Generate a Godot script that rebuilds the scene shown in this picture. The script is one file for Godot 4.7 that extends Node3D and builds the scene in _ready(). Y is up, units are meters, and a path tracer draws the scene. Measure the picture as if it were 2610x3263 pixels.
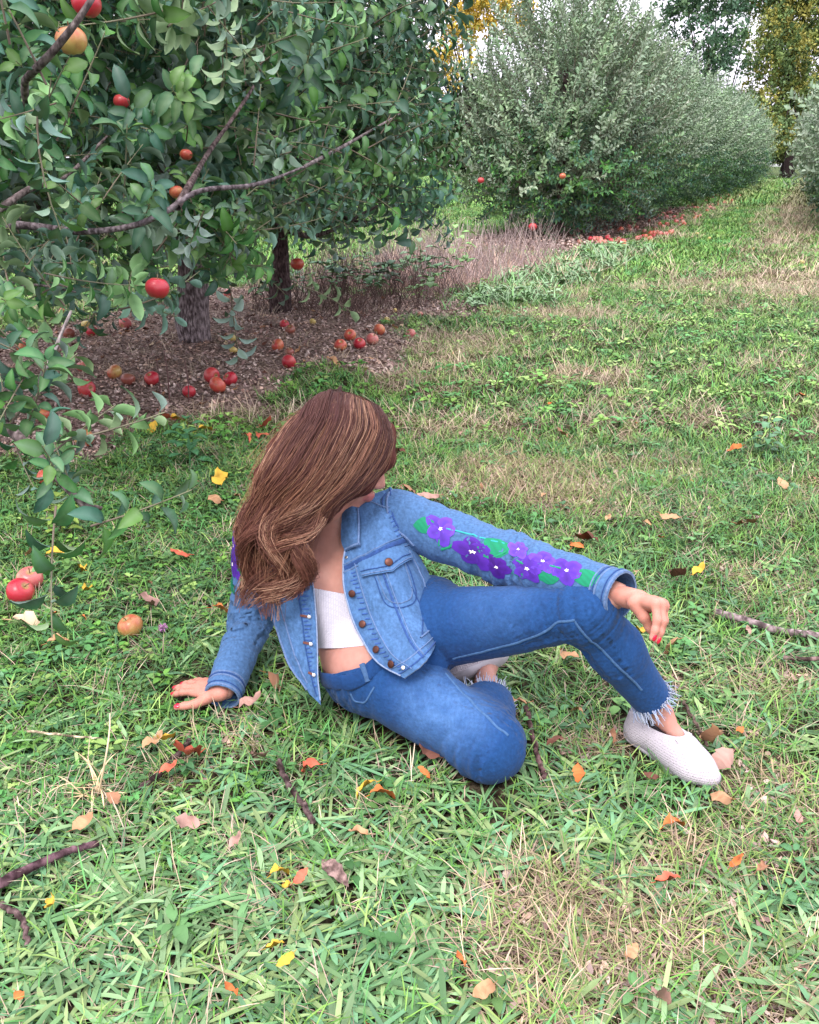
extends Node3D

# ---------------------------------------------------------------- helpers
var rng := RandomNumberGenerator.new()
var used := {}
var lumps := FastNoiseLite.new()
var patches := FastNoiseLite.new()
var rough_noise := FastNoiseLite.new()
var eye := Vector3(0, 1.2, 0)
var view_back := Vector3(0, sin(deg_to_rad(21.918)), cos(deg_to_rad(21.918)))


func numbered(called: String) -> String:
	var k: int = used.get(called, 0)
	used[called] = k + 1
	return called if k == 0 else "%s_%03d" % [called, k]


# a mesh under construction
class MB:
	var v := PackedVector3Array()
	var n := PackedVector3Array()
	var c := PackedColorArray()
	var t := PackedVector2Array()
	var x := PackedInt32Array()

	func add(p: Vector3, nn: Vector3, col := Color.WHITE, uv := Vector2.ZERO) -> int:
		v.append(p)
		n.append(nn)
		c.append(col)
		t.append(uv)
		return v.size() - 1

	func tri(a: int, b: int, d: int) -> void:  # counter-clockwise seen from outside
		x.append(a)
		x.append(d)
		x.append(b)

	func quad(a: int, b: int, d: int, e: int) -> void:
		tri(a, b, d)
		tri(a, d, e)

	func join(o: MB, f := Transform3D(), tint := Color.WHITE) -> void:
		var base := v.size()
		for i in o.v.size():
			add(f * o.v[i], (f.basis * o.n[i]).normalized(), o.c[i] * tint, o.t[i])
		for i in o.x:
			x.append(base + i)

	func smooth() -> void:  # recompute normals from faces
		for i in n.size():
			n[i] = Vector3.ZERO
		for i in range(0, x.size(), 3):
			var f := (v[x[i + 2]] - v[x[i]]).cross(v[x[i + 1]] - v[x[i]])
			for k in 3:
				n[x[i + k]] += f
		for i in n.size():
			n[i] = n[i].normalized() if n[i].length_squared() > 1e-20 else Vector3.UP

	func mesh(shift := Vector3.ZERO) -> ArrayMesh:
		var m := ArrayMesh.new()
		if x.is_empty():
			return m
		var vv := v
		if shift != Vector3.ZERO:
			vv = PackedVector3Array()
			for p in v:
				vv.append(p - shift)
		var arr := []
		arr.resize(Mesh.ARRAY_MAX)
		arr[Mesh.ARRAY_VERTEX] = vv
		arr[Mesh.ARRAY_NORMAL] = n
		arr[Mesh.ARRAY_COLOR] = c
		arr[Mesh.ARRAY_TEX_UV] = t
		arr[Mesh.ARRAY_INDEX] = x
		m.add_surface_from_arrays(Mesh.PRIMITIVE_TRIANGLES, arr)
		return m


func tag(o: Node, label := "", category := "", group := "", kind := "") -> Node:
	if label:
		o.set_meta("label", label)
	if category:
		o.set_meta("category", category)
	if group:
		o.set_meta("group", group)
	if kind:
		o.set_meta("kind", kind)
	return o


func thing(called: String, label: String, category: String, where: Vector3, group := "") -> Node3D:
	var o := Node3D.new()
	o.name = numbered(called)
	add_child(o, true)
	o.position = where
	tag(o, label, category, group)
	return o


func obj(called: String, m: Mesh, mat: Material, parent: Node = self, place := Transform3D()) -> MeshInstance3D:
	var o := MeshInstance3D.new()
	o.name = numbered(called)
	o.mesh = m
	o.material_override = mat
	o.transform = place
	parent.add_child(o, true)
	return o


func multi(called: String, m: Mesh, mat: Material, places: Array, colors: Array, parent: Node = self) -> MultiMeshInstance3D:
	var mm := MultiMesh.new()
	mm.transform_format = MultiMesh.TRANSFORM_3D
	mm.use_colors = colors.size() > 0
	mm.mesh = m
	mm.instance_count = places.size()
	for i in places.size():
		mm.set_instance_transform(i, places[i])
		if colors.size():
			mm.set_instance_color(i, colors[i])
	var o := MultiMeshInstance3D.new()
	o.name = numbered(called)
	o.multimesh = mm
	o.material_override = mat
	o.set_meta("kind", "stuff")
	parent.add_child(o, true)
	return o


func mat(rough: float, spec := 0.5, back := 0.0) -> StandardMaterial3D:
	var m := StandardMaterial3D.new()
	m.vertex_color_use_as_albedo = true
	m.roughness = rough
	m.metallic_specular = spec
	m.cull_mode = BaseMaterial3D.CULL_DISABLED
	if back > 0.0:
		m.backlight_enabled = true
		m.backlight = Color(back, back, back)
	return m


func frame_of(along: Vector3, up := Vector3.UP) -> Basis:  # y runs along, z as near to up as it goes
	var y := along.normalized()
	var x := y.cross(up)
	if x.length_squared() < 1e-8:
		x = y.cross(Vector3(0.3, 0.2, 1))
	x = x.normalized()
	return Basis(x, y, x.cross(y))


func tube(mb: MB, pts: PackedVector3Array, r0: float, r1: float, sides := 6, c0 := Color.WHITE, c1 := Color.WHITE, wobble := 0.0) -> void:
	var last := -1
	var up := Vector3(0.13, 0.2, 1)
	var count := pts.size()
	for i in count:
		var a := pts[maxi(i - 1, 0)]
		var b := pts[mini(i + 1, count - 1)]
		var f := frame_of(b - a, up)
		up = f.z
		var k := float(i) / (count - 1)
		var r := lerpf(r0, r1, k)
		if wobble > 0.0:
			r *= 1.0 + wobble * lumps.get_noise_3dv(pts[i] * 40.0)
		var start := mb.v.size()
		for s in sides:
			var g := TAU * s / sides
			var d := f.x * cos(g) - f.z * sin(g)
			var rr := r
			if wobble > 0.0:
				rr *= 1.0 + wobble * lumps.get_noise_3dv(pts[i] * 25.0 + d * 2.0)
			mb.add(pts[i] + d * rr, d, c0.lerp(c1, k), Vector2(float(s) / sides, k))
		if last >= 0:
			for s in sides:
				var s2 := (s + 1) % sides
				mb.quad(last + s, last + s2, start + s2, start + s)
		last = start
	if sides > 3 and r1 > 0.0015:
		var e := mb.add(pts[count - 1] + (pts[count - 1] - pts[count - 2]).normalized() * r1 * 0.4, (pts[count - 1] - pts[count - 2]).normalized(), c1)
		for s in sides:
			mb.tri(last + s, last + (s + 1) % sides, e)


func curve_points(ctrl: Array, count: int) -> PackedVector3Array:  # Catmull-Rom through the control points
	var out := PackedVector3Array()
	var m := ctrl.size() - 1
	for i in count:
		var u := float(i) / (count - 1) * m
		var k := mini(int(u), m - 1)
		var f := u - k
		var b: Vector3 = ctrl[k]
		var d: Vector3 = ctrl[k + 1]
		var a: Vector3 = ctrl[k - 1] if k > 0 else b * 2.0 - d
		var e: Vector3 = ctrl[k + 2] if k + 2 <= m else d * 2.0 - b
		out.append(b.cubic_interpolate(d, a, e, f))
	return out


func noise_texture(size: int, freq: float, octaves: int, lo: Color, hi: Color, seed_: int, contrast := 1.0, normal := false, strength := 4.0) -> Texture2D:
	var f := FastNoiseLite.new()
	f.seed = seed_
	f.noise_type = FastNoiseLite.TYPE_SIMPLEX_SMOOTH
	f.frequency = freq
	f.fractal_octaves = octaves
	var im := f.get_seamless_image(size, size)
	im.convert(Image.FORMAT_RGBA8)
	if normal:
		im.bump_map_to_normal_map(strength)
		return ImageTexture.create_from_image(im)
	for y in size:
		for x in size:
			var g := clampf((im.get_pixel(x, y).r - 0.5) * contrast + 0.5, 0, 1)
			im.set_pixel(x, y, lo.lerp(hi, g))
	return ImageTexture.create_from_image(im)


# ---------------------------------------------------------------- rounded solids as distance fields
class Field:
	var a := PackedVector3Array()
	var ab := PackedVector3Array()
	var il := PackedFloat32Array()
	var ra := PackedFloat32Array()
	var rb := PackedFloat32Array()
	var fn := PackedVector3Array()
	var fk := PackedFloat32Array()
	var cut := PackedByteArray()
	var k := 0.03
	var lip := 1.0
	var plain := false
	var bend: Callable  # extra relief near the surface

	func bone(p: Vector3, q: Vector3, r0: float, r1: float, n := Vector3.ZERO, squash := 1.0, carve := false) -> void:
		a.append(p)
		var d := q - p
		ab.append(d)
		il.append(1.0 / maxf(d.length_squared(), 1e-9))
		ra.append(r0)
		rb.append(r1)
		fn.append(n.normalized())
		fk.append(squash - 1.0)
		cut.append(1 if carve else 0)
		lip = maxf(lip, squash)

	func one(i: int, p: Vector3) -> float:
		var d := p - a[i]
		if fk[i] != 0.0:
			d += fn[i] * (d.dot(fn[i]) * fk[i])
		var t := clampf(d.dot(ab[i]) * il[i], 0.0, 1.0)
		return (d - ab[i] * t).length() - (ra[i] + (rb[i] - ra[i]) * t)

	func at(p: Vector3, list: PackedInt32Array) -> float:
		var f := 1e3
		for i in list:
			var g := one(i, p)
			if cut[i]:
				var h := clampf(0.5 - 0.5 * (f + g) / k, 0.0, 1.0)
				f = lerpf(f, -g, h) + k * h * (1.0 - h)
			elif f > 100.0:
				f = g
			else:
				var h := clampf(0.5 + 0.5 * (f - g) / k, 0.0, 1.0)
				f = lerpf(f, g, h) - k * h * (1.0 - h)
		if not plain and bend.is_valid() and absf(f) < 0.03:
			f += bend.call(p)
		return f

	func everything() -> PackedInt32Array:
		var l := PackedInt32Array()
		for i in a.size():
			l.append(i)
		return l

	func near(p: Vector3, reach: float) -> PackedInt32Array:
		var l := PackedInt32Array()
		for i in a.size():
			if one(i, p) < reach * lip + k:
				l.append(i)
		return l

	func normal(p: Vector3, list: PackedInt32Array, e := 0.0012) -> Vector3:
		var k1 := Vector3(1, -1, -1)
		var k2 := Vector3(-1, -1, 1)
		var k3 := Vector3(-1, 1, -1)
		var k4 := Vector3(1, 1, 1)
		return (k1 * at(p + k1 * e, list) + k2 * at(p + k2 * e, list) + k3 * at(p + k3 * e, list) + k4 * at(p + k4 * e, list)).normalized()

	func snap(p: Vector3, off := 0.0) -> Array:  # nearest surface point lifted by off, and its normal
		var l := near(p, 0.12)
		if l.is_empty():
			l = everything()
		plain = true
		var nn := Vector3.UP
		for i in 7:
			nn = normal(p, l)
			p -= nn * at(p, l) * 0.8
		plain = false
		p -= nn * (at(p, l) - off)
		return [p, nn]

	func net(cell: float, mb: MB, color := Color.WHITE, only := AABB()) -> void:  # surface nets
		var box := AABB(a[0], Vector3.ZERO)
		for i in a.size():
			var r := maxf(ra[i], rb[i]) + 0.02
			box = box.merge(AABB(a[i], Vector3.ZERO).grow(r)).merge(AABB(a[i] + ab[i], Vector3.ZERO).grow(r))
		if only.size.x > 0.0:
			box = box.intersection(only)
		var B := 4
		var nb := Vector3i((box.size / (cell * B)).ceil()) + Vector3i.ONE
		var N := nb * B + Vector3i.ONE
		var sy := N.x
		var sz := N.x * N.y
		var val := PackedFloat32Array()
		val.resize(N.x * N.y * N.z)
		val.fill(1e9)
		var half := cell * B * 0.87 + 0.012
		var blocks := []
		for bz in nb.z:
			for by in nb.y:
				for bx in nb.x:
					var mid := box.position + (Vector3(bx, by, bz) + Vector3(0.5, 0.5, 0.5)) * (cell * B)
					var l := near(mid, half)
					if l.is_empty():
						continue
					var f := at(mid, l)
					if absf(f) > half * lip + k:
						continue
					blocks.append(Vector3i(bx, by, bz))
					for kz in B + 1:
						for ky in B + 1:
							for kx in B + 1:
								var id := bx * B + kx + (by * B + ky) * sy + (bz * B + kz) * sz
								if val[id] > 1e8:
									val[id] = at(box.position + Vector3(bx * B + kx, by * B + ky, bz * B + kz) * cell, l)
		var where := {}
		var offs := [0, 1, sy, sy + 1, sz, sz + 1, sz + sy, sz + sy + 1]
		var lists := {}
		for b: Vector3i in blocks:
			var mid := box.position + (Vector3(b) + Vector3(0.5, 0.5, 0.5)) * (cell * B)
			var l := PackedInt32Array()
			for kz in B:
				for ky in B:
					for kx in B:
						var id: int = b.x * B + kx + (b.y * B + ky) * sy + (b.z * B + kz) * sz
						var inside := 0
						for o: int in offs:
							if val[id + o] < 0.0:
								inside += 1
						if inside == 0 or inside == 8:
							continue
						var sum := Vector3.ZERO
						var count := 0
						for e: Array in EDGES:
							var f0 := val[id + offs[e[0]]]
							var f1 := val[id + offs[e[1]]]
							if (f0 < 0.0) != (f1 < 0.0):
								var s := f0 / (f0 - f1)
								sum += CORNER[e[0]].lerp(CORNER[e[1]], s)
								count += 1
						var p: Vector3 = box.position + (Vector3(b.x * B + kx, b.y * B + ky, b.z * B + kz) + sum / count) * cell
						if l.is_empty():
							l = near(mid, half)
						where[id] = mb.add(p, normal(p, l), color)
		for id: int in where:
			var here := val[id]
			for ax in 3:
				var d: int = [1, sy, sz][ax]
				var u: int = [sy, sz, 1][ax]
				var w: int = [sz, 1, sy][ax]
				var other := val[id + d]
				if (here < 0.0) == (other < 0.0):
					continue
				if not (where.has(id - u) and where.has(id - w) and where.has(id - u - w)):
					continue
				if here < 0.0:
					mb.quad(where[id - u - w], where[id - w], where[id], where[id - u])
				else:
					mb.quad(where[id - u - w], where[id - u], where[id], where[id - w])

	const CORNER: Array[Vector3] = [Vector3(0, 0, 0), Vector3(1, 0, 0), Vector3(0, 1, 0), Vector3(1, 1, 0), Vector3(0, 0, 1), Vector3(1, 0, 1), Vector3(0, 1, 1), Vector3(1, 1, 1)]
	const EDGES := [[0, 1], [2, 3], [4, 5], [6, 7], [0, 2], [1, 3], [4, 6], [5, 7], [0, 4], [1, 5], [2, 6], [3, 7]]


func clip(mb: MB, keep: Callable) -> MB:  # the part of a mesh where keep(p) >= 0, with clean edges
	var g := PackedFloat32Array()
	for p in mb.v:
		g.append(keep.call(p))
	var out := MB.new()
	var old := {}
	var cuts := {}
	for i in range(0, mb.x.size(), 3):
		var poly := []
		for k in 3:
			var a := mb.x[i + k]
			var b := mb.x[i + (k + 1) % 3]
			if g[a] >= 0.0:
				if not old.has(a):
					old[a] = out.add(mb.v[a], mb.n[a], mb.c[a], mb.t[a])
				poly.append(old[a])
			if (g[a] >= 0.0) != (g[b] >= 0.0):
				var key := Vector2i(mini(a, b), maxi(a, b))
				if not cuts.has(key):
					var s := g[a] / (g[a] - g[b])
					cuts[key] = out.add(mb.v[a].lerp(mb.v[b], s), mb.n[a].lerp(mb.n[b], s).normalized(), mb.c[a].lerp(mb.c[b], s))
				poly.append(cuts[key])
		for k in range(2, poly.size()):
			out.x.append(poly[0])
			out.x.append(poly[k - 1])
			out.x.append(poly[k])
	return out


func shell(mb: MB, thick: float, edge := Color(0, 0, 0, 0)) -> MB:  # a sheet given thickness inwards, with walls along its open edges
	var out := MB.new()
	out.join(mb)
	var base := mb.v.size()
	for i in base:
		out.add(mb.v[i] - mb.n[i] * thick, -mb.n[i], mb.c[i])
	var seen := {}
	for i in range(0, mb.x.size(), 3):
		out.x.append(base + mb.x[i])
		out.x.append(base + mb.x[i + 2])
		out.x.append(base + mb.x[i + 1])
		for k in 3:
			seen[Vector2i(mb.x[i + k], mb.x[i + (k + 1) % 3])] = true
	for e: Vector2i in seen:
		if seen.has(Vector2i(e.y, e.x)):
			continue
		var p := mb.v[e.x]
		var q := mb.v[e.y]
		var nn := -((q - p).cross(mb.n[e.x])).normalized()
		var ca := edge if edge.a > 0.0 else mb.c[e.x]
		var s := out.add(p, nn, ca)
		out.add(q, nn, ca)
		out.add(q - mb.n[e.y] * thick, nn, ca)
		out.add(p - mb.n[e.x] * thick, nn, ca)
		out.x.append_array(PackedInt32Array([s, s + 2, s + 1, s, s + 3, s + 2]))
	return out


func sheet(rows: Array, nu: int, nv: int, col := Color.WHITE) -> MB:  # a smooth surface through a net of points
	var mb := MB.new()
	var lines := []
	for r: Array in rows:
		lines.append(curve_points(r, nu))
	for i in nu:
		var c := []
		for l: PackedVector3Array in lines:
			c.append(l[i])
		var pts := curve_points(c, nv)
		for j in nv:
			mb.add(pts[j], Vector3.UP, col, Vector2(float(i) / (nu - 1), float(j) / (nv - 1)))
	for i in nu - 1:
		for j in nv - 1:
			mb.quad(i * nv + j, i * nv + j + 1, (i + 1) * nv + j + 1, (i + 1) * nv + j)
	mb.smooth()
	return mb


func ribbon(mb: MB, pts: PackedVector3Array, nrm: PackedVector3Array, width: float, high: float, col: Color) -> void:  # a raised strip of cloth or thread laid along points
	var last := -1
	for i in pts.size():
		var a := pts[maxi(i - 1, 0)]
		var b := pts[mini(i + 1, pts.size() - 1)]
		var side := (b - a).cross(nrm[i]).normalized() * width * 0.5
		var up := nrm[i] * high
		var s := mb.v.size()
		mb.add(pts[i] - side - up * 0.5, (-side.normalized() + nrm[i] * 0.3).normalized(), col)
		mb.add(pts[i] - side * 0.75 + up, (nrm[i] - side.normalized() * 0.4).normalized(), col)
		mb.add(pts[i] + side * 0.75 + up, (nrm[i] + side.normalized() * 0.4).normalized(), col)
		mb.add(pts[i] + side - up * 0.5, (side.normalized() + nrm[i] * 0.3).normalized(), col)
		if last >= 0:
			for k in 3:
				mb.quad(last + k, last + k + 1, s + k + 1, s + k)
		last = s


func each(called: String, mb: MB, m: Material, parent: Node) -> void:  # every separate piece of a mesh as a part of its own
	var root := PackedInt32Array()
	for i in mb.v.size():
		root.append(i)
	for i in range(0, mb.x.size(), 3):
		var a := mb.x[i]
		while root[a] != a:
			a = root[a]
		for k in [1, 2]:
			var b := mb.x[i + k]
			while root[b] != b:
				b = root[b]
			root[b] = a
	var groups := {}
	var index := {}
	for i in mb.v.size():
		var a := i
		while root[a] != a:
			a = root[a]
		if not groups.has(a):
			groups[a] = MB.new()
		index[i] = groups[a].add(mb.v[i], mb.n[i], mb.c[i], mb.t[i])
		root[i] = a
	for i in mb.x.size():
		groups[root[mb.x[i]]].x.append(index[mb.x[i]])
	for g: int in groups:
		if groups[g].x.size() > 0:
			obj(called, groups[g].mesh(base), m, parent)


# ---------------------------------------------------------------- the place
func _ready() -> void:
	rng.seed = 20
	lumps.seed = 3
	lumps.frequency = 0.05
	lumps.noise_type = FastNoiseLite.TYPE_SIMPLEX_SMOOTH
	patches.seed = 11
	patches.frequency = 0.8
	patches.fractal_octaves = 4
	rough_noise.seed = 5
	rough_noise.frequency = 6.0
	rough_noise.fractal_octaves = 3

	var cam := Camera3D.new()
	cam.name = "camera"
	add_child(cam)
	cam.position = eye
	cam.rotation_degrees = Vector3(-21.918, 0, 0)
	cam.fov = 60.931
	cam.near = 0.05
	cam.far = 400.0
	cam.current = true

	var env := Environment.new()
	var sky_mat := ProceduralSkyMaterial.new()
	sky_mat.sky_top_color = Color(0.97, 0.97, 1.0)
	sky_mat.sky_horizon_color = Color(0.67, 0.655, 0.7)
	sky_mat.sky_curve = 0.5
	sky_mat.ground_bottom_color = Color(0.25, 0.28, 0.2)
	sky_mat.ground_horizon_color = Color(0.6, 0.62, 0.58)
	sky_mat.sky_energy_multiplier = 1.15
	var sky := Sky.new()
	sky.sky_material = sky_mat
	env.background_mode = Environment.BG_SKY
	env.sky = sky
	env.tonemap_mode = Environment.TONE_MAPPER_LINEAR
	env.tonemap_exposure = 2.65
	env.sdfgi_enabled = true
	env.ssao_enabled = true
	env.ssil_enabled = true
	var we := WorldEnvironment.new()
	we.name = "air"
	we.environment = env
	add_child(we)

	var sun := DirectionalLight3D.new()
	sun.name = "sun"
	sun.light_energy = 0.45
	sun.light_angular_distance = 22.0
	sun.light_color = Color(1.0, 0.97, 0.95)
	sun.rotation_degrees = Vector3(-58, -18, 0)
	sun.shadow_enabled = true
	add_child(sun)

	var t0 := Time.get_ticks_msec()
	build_ground()
	print("ground ", Time.get_ticks_msec() - t0)
	build_trees()
	print("trees ", Time.get_ticks_msec() - t0)
	build_apples()
	build_person()
	print("person ", Time.get_ticks_msec() - t0)
	build_turf()
	print("turf ", Time.get_ticks_msec() - t0)
	build_litter()
	print("litter ", Time.get_ticks_msec() - t0)


# ---------------------------------------------------------------- the person
var base := Vector3(-0.036, 0, -1.685)
var r_hip := Vector3(-0.084, 0.13, -1.705)
var r_knee := Vector3(0.164, 0.07, -1.506)
var r_ankle := Vector3(0.184, 0.065, -1.826)
var l_hip := Vector3(0.036, 0.194, -1.773)
var l_knee := Vector3(0.354, 0.364, -1.539)
var l_ankle := Vector3(0.54, 0.105, -1.575)
var waist := Vector3(-0.101, 0.122, -1.776)
var chest := Vector3(-0.159, 0.284, -1.863)
var neck := Vector3(-0.185, 0.392, -1.928)
var r_shoulder := Vector3(-0.369, 0.344, -1.951)
var l_shoulder := Vector3(-0.031, 0.411, -1.925)
var r_elbow := Vector3(-0.404, 0.117, -1.968)
var r_wrist := Vector3(-0.436, 0.045, -1.729)
var l_elbow := Vector3(0.223, 0.385, -1.741)
var l_wrist := Vector3(0.422, 0.411, -1.515)
var head := Vector3(-0.152, 0.578, -1.916)
var chest_out := Vector3(-0.16, 0.42, 0.89).normalized()
var face_fwd := Vector3.ZERO
var face_up := Vector3.ZERO
var face_side := Vector3.ZERO
var skin_tone := Color(0.5, 0.25, 0.2)
var denim_light := Color(0.095, 0.205, 0.41)
var denim_dark := Color(0.022, 0.083, 0.25)
var jacket_field: Field
var jeans_field: Field
var torso_field: Field


func torso_bones(f: Field, grow: float) -> void:
	var up := (neck - waist).normalized()
	var side := (l_shoulder - r_shoulder).normalized()
	f.bone(waist, chest - up * 0.03, 0.1 + grow, 0.118 + grow, chest_out, 1.32)
	f.bone(chest - up * 0.03, neck - up * 0.085, 0.122 + grow, 0.105 + grow, chest_out, 1.35)
	f.bone(r_shoulder.lerp(neck, 0.12) - up * 0.01, l_shoulder.lerp(neck, 0.12) - up * 0.01, 0.05 + grow, 0.05 + grow)
	f.bone(chest - side * 0.062 + chest_out * 0.045, chest - side * 0.064 + chest_out * 0.05, 0.052 + grow * 0.5, 0.052 + grow * 0.5)
	f.bone(chest + side * 0.062 + chest_out * 0.045, chest + side * 0.064 + chest_out * 0.05, 0.052 + grow * 0.5, 0.052 + grow * 0.5)
	f.bone(waist - up * 0.045 + side * 0.03, waist, 0.09 + grow, 0.1 + grow, chest_out, 1.25)


func hip_bones(f: Field, grow: float) -> void:
	var h := l_hip - r_hip
	f.bone(r_hip - h * 0.05 + Vector3(0, 0.0, -0.03), l_hip + h * 0.05 + Vector3(0, 0, -0.03), 0.112 + grow, 0.108 + grow)
	f.bone(waist - (neck - waist).normalized() * 0.02, (r_hip + l_hip) * 0.5, 0.105 + grow, 0.115 + grow)


func leg_bones(f: Field, grow: float) -> void:
	f.bone(l_hip, l_knee, 0.094 + grow, 0.052 + grow)
	f.bone(l_knee, l_knee.lerp(l_ankle, 0.36), 0.053 + grow, 0.05 + grow)
	f.bone(l_knee.lerp(l_ankle, 0.36), l_ankle, 0.05 + grow, 0.035 + grow * 1.2)
	f.bone(r_hip, r_knee, 0.094 + grow, 0.069 + grow)
	f.bone(r_knee, r_knee.lerp(r_ankle, 0.4), 0.07 + grow, 0.052 + grow)
	f.bone(r_knee.lerp(r_ankle, 0.4), r_ankle, 0.052 + grow, 0.034 + grow * 1.2)


func hand_bones(f: Field, wrist: Vector3, fwd: Vector3, back: Vector3, curls: Array, fan: float, thumb: Array, nails: Array, heel := 0.05, k := 0.77) -> void:
	# fwd: wrist to knuckles; back: out of the back of the hand; thumb: its two directions, its root first
	var y := fwd.normalized()
	var z := (back - y * back.dot(y)).normalized()
	var s: Vector3 = thumb[2]
	s = (s - y * s.dot(y) - z * s.dot(z)).normalized()
	var lens := [[0.040, 0.025, 0.020], [0.044, 0.028, 0.021], [0.041, 0.026, 0.020], [0.032, 0.020, 0.018]]
	var across := [0.027, 0.009, -0.009, -0.026]
	var far := [0.082, 0.085, 0.081, 0.073]
	f.bone(wrist - y * heel, wrist + y * 0.012, 0.027, 0.026, z, 1.25)
	f.bone(wrist + y * 0.012, wrist + y * 0.046, 0.026, 0.031, z, 1.9)
	for i in 4:
		var knuckle: Vector3 = wrist + y * (far[i] * k) + s * (across[i] * k) + z * (0.004 if i == 1 or i == 2 else 0.001)
		f.bone(wrist + y * 0.02 + s * (across[i] * 0.6), knuckle, 0.0112, 0.0096)
		var d: Vector3 = (y + s * float(across[i]) * fan * 14.0).normalized()
		var p := knuckle
		var angle := 0.0
		var ax: Vector3 = d.cross(z).normalized()  # bends towards the palm
		for j in 3:
			angle += curls[i][j]
			var dd: Vector3 = d.rotated(ax, -angle)
			var q: Vector3 = p + dd * (lens[i][j] * k)
			f.bone(p, q, [0.0089, 0.0079, 0.0071][j], [0.0079, 0.0072, 0.0059][j])
			if j == 2:
				nails.append([q - dd * 0.002, dd, z.rotated(ax, -angle), 0.0064])
			p = q
	var root := wrist + y * 0.02 + s * 0.022 - z * 0.006
	var mid: Vector3 = root + thumb[0].normalized() * (0.042 * k)
	var joint: Vector3 = mid + thumb[1].normalized() * (0.033 * k)
	var tip: Vector3 = joint + thumb[1].normalized() * (0.024 * k)
	f.bone(root, mid, 0.0145, 0.0104)
	f.bone(mid, joint, 0.0102, 0.0088)
	f.bone(joint, tip, 0.0088, 0.007)
	nails.append([tip - thumb[1].normalized() * 0.003, thumb[1].normalized(), thumb[3], 0.0078])


func head_bones(f: Field) -> void:
	var o := head
	var F := face_fwd
	var U := face_up
	var S := face_side
	f.bone(o - F * 0.022 + U * 0.032, o + F * 0.016 + U * 0.028, 0.082, 0.08, S, 1.1)
	f.bone(o + F * 0.04 - U * 0.01, o + F * 0.05 - U * 0.05, 0.056, 0.043, S, 0.95)
	f.bone(o + F * 0.01 - U * 0.05, o + F * 0.072 - U * 0.1, 0.05, 0.021)
	f.bone(o + F * 0.07 - U * 0.062, o + F * 0.078 - U * 0.075, 0.026, 0.02)
	f.bone(o + F * 0.088 + U * 0.012, o + F * 0.11 - U * 0.026, 0.008, 0.0115)
	for s in [-1.0, 1.0]:
		f.bone(o + F * 0.1 - U * 0.032 + S * 0.01 * s, o + F * 0.102 - U * 0.033 + S * 0.012 * s, 0.008, 0.007)
		f.bone(o + F * 0.1 + U * 0.002 + S * 0.034 * s, o + F * 0.1 + U * 0.002 + S * 0.036 * s, 0.016, 0.016, Vector3.ZERO, 1.0, true)
		f.bone(o + F * 0.073 + U * 0.002 + S * 0.032 * s, o + F * 0.073 + U * 0.001 + S * 0.033 * s, 0.0135, 0.0135)
		f.bone(o - F * 0.005 + U * 0.012 + S * 0.078 * s, o + F * 0.006 - U * 0.03 + S * 0.075 * s, 0.013, 0.009, S, 1.8)
		f.bone(o + F * 0.098 - U * 0.0595 + S * 0.014 * s, o + F * 0.1025 - U * 0.058, 0.003, 0.0048)
		f.bone(o + F * 0.094 - U * 0.068 + S * 0.012 * s, o + F * 0.1 - U * 0.0695, 0.003, 0.0055)
	f.bone(neck - (neck - waist).normalized() * 0.03, o - F * 0.02 - U * 0.045, 0.052, 0.05)


func sleeve_bend(p: Vector3) -> float:  # folds of the jacket: rings round the arms, closer at the elbows
	var w := 0.0
	for arm in [[l_shoulder, l_elbow, l_wrist], [r_shoulder, r_elbow, r_wrist]]:
		for s in 2:
			var a: Vector3 = arm[s]
			var ab: Vector3 = arm[s + 1] - a
			var t := (p - a).dot(ab) / ab.length_squared()
			if t < -0.15 or t > 1.1:
				continue
			var q := p - a - ab * t
			if q.length() > 0.12:
				continue
			var ring := lumps.get_noise_3d(t * ab.length() * 620.0 + q.x * 220.0, q.y * 90.0, q.z * 90.0 + s * 90.0)
			var at_elbow := 1.0 - smoothstep(0.0, 0.6, absf(t - (1.0 if s == 0 else 0.0)))
			var crease := pow(1.0 - absf(lumps.get_noise_3d(t * ab.length() * 330.0 + q.x * 120.0, q.y * 45.0 + s * 60.0, q.z * 45.0)), 5.0)
			w += crease * (0.002 + 0.001 * at_elbow)
			w += (0.0045 + 0.006 * at_elbow) * ring * (1.0 - smoothstep(0.85, 1.1, t) * 0.5) * smoothstep(-0.15, 0.1, t)
	return w + 0.0012 * lumps.get_noise_3dv(p * 900.0)


func jeans_bend(p: Vector3) -> float:  # pulled creases at hips and knees
	var w := 0.0012 * lumps.get_noise_3dv(p * 700.0)
	for leg in [[l_hip, l_knee, l_ankle], [r_hip, r_knee, r_ankle]]:
		for s in 2:
			var a: Vector3 = leg[s]
			var ab: Vector3 = leg[s + 1] - a
			var t := (p - a).dot(ab) / ab.length_squared()
			if t < -0.3 or t > 1.1:
				continue
			var q := p - a - ab * t
			if q.length() > 0.15:
				continue
			var ring := lumps.get_noise_3d(t * ab.length() * 700.0 + q.y * 160.0, q.y * 35.0, q.z * 35.0 + s * 70.0)
			var close := 1.0 - smoothstep(0.0, 0.3, absf(t - (1.0 if s == 0 else 0.0)))
			var at_hip := (1.0 - smoothstep(0.0, 0.35, absf(t))) if s == 0 else 0.0
			var crease := pow(1.0 - absf(lumps.get_noise_3d((t * ab.length() + 0.3 * q.x - 0.25 * q.y) * 330.0, q.y * 35.0 + s * 40.0, q.z * 35.0)), 4.0)
			w += (0.001 + 0.0045 * close + 0.0055 * at_hip) * ring + crease * (0.0004 + 0.003 * close + 0.004 * at_hip)
	return w


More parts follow.
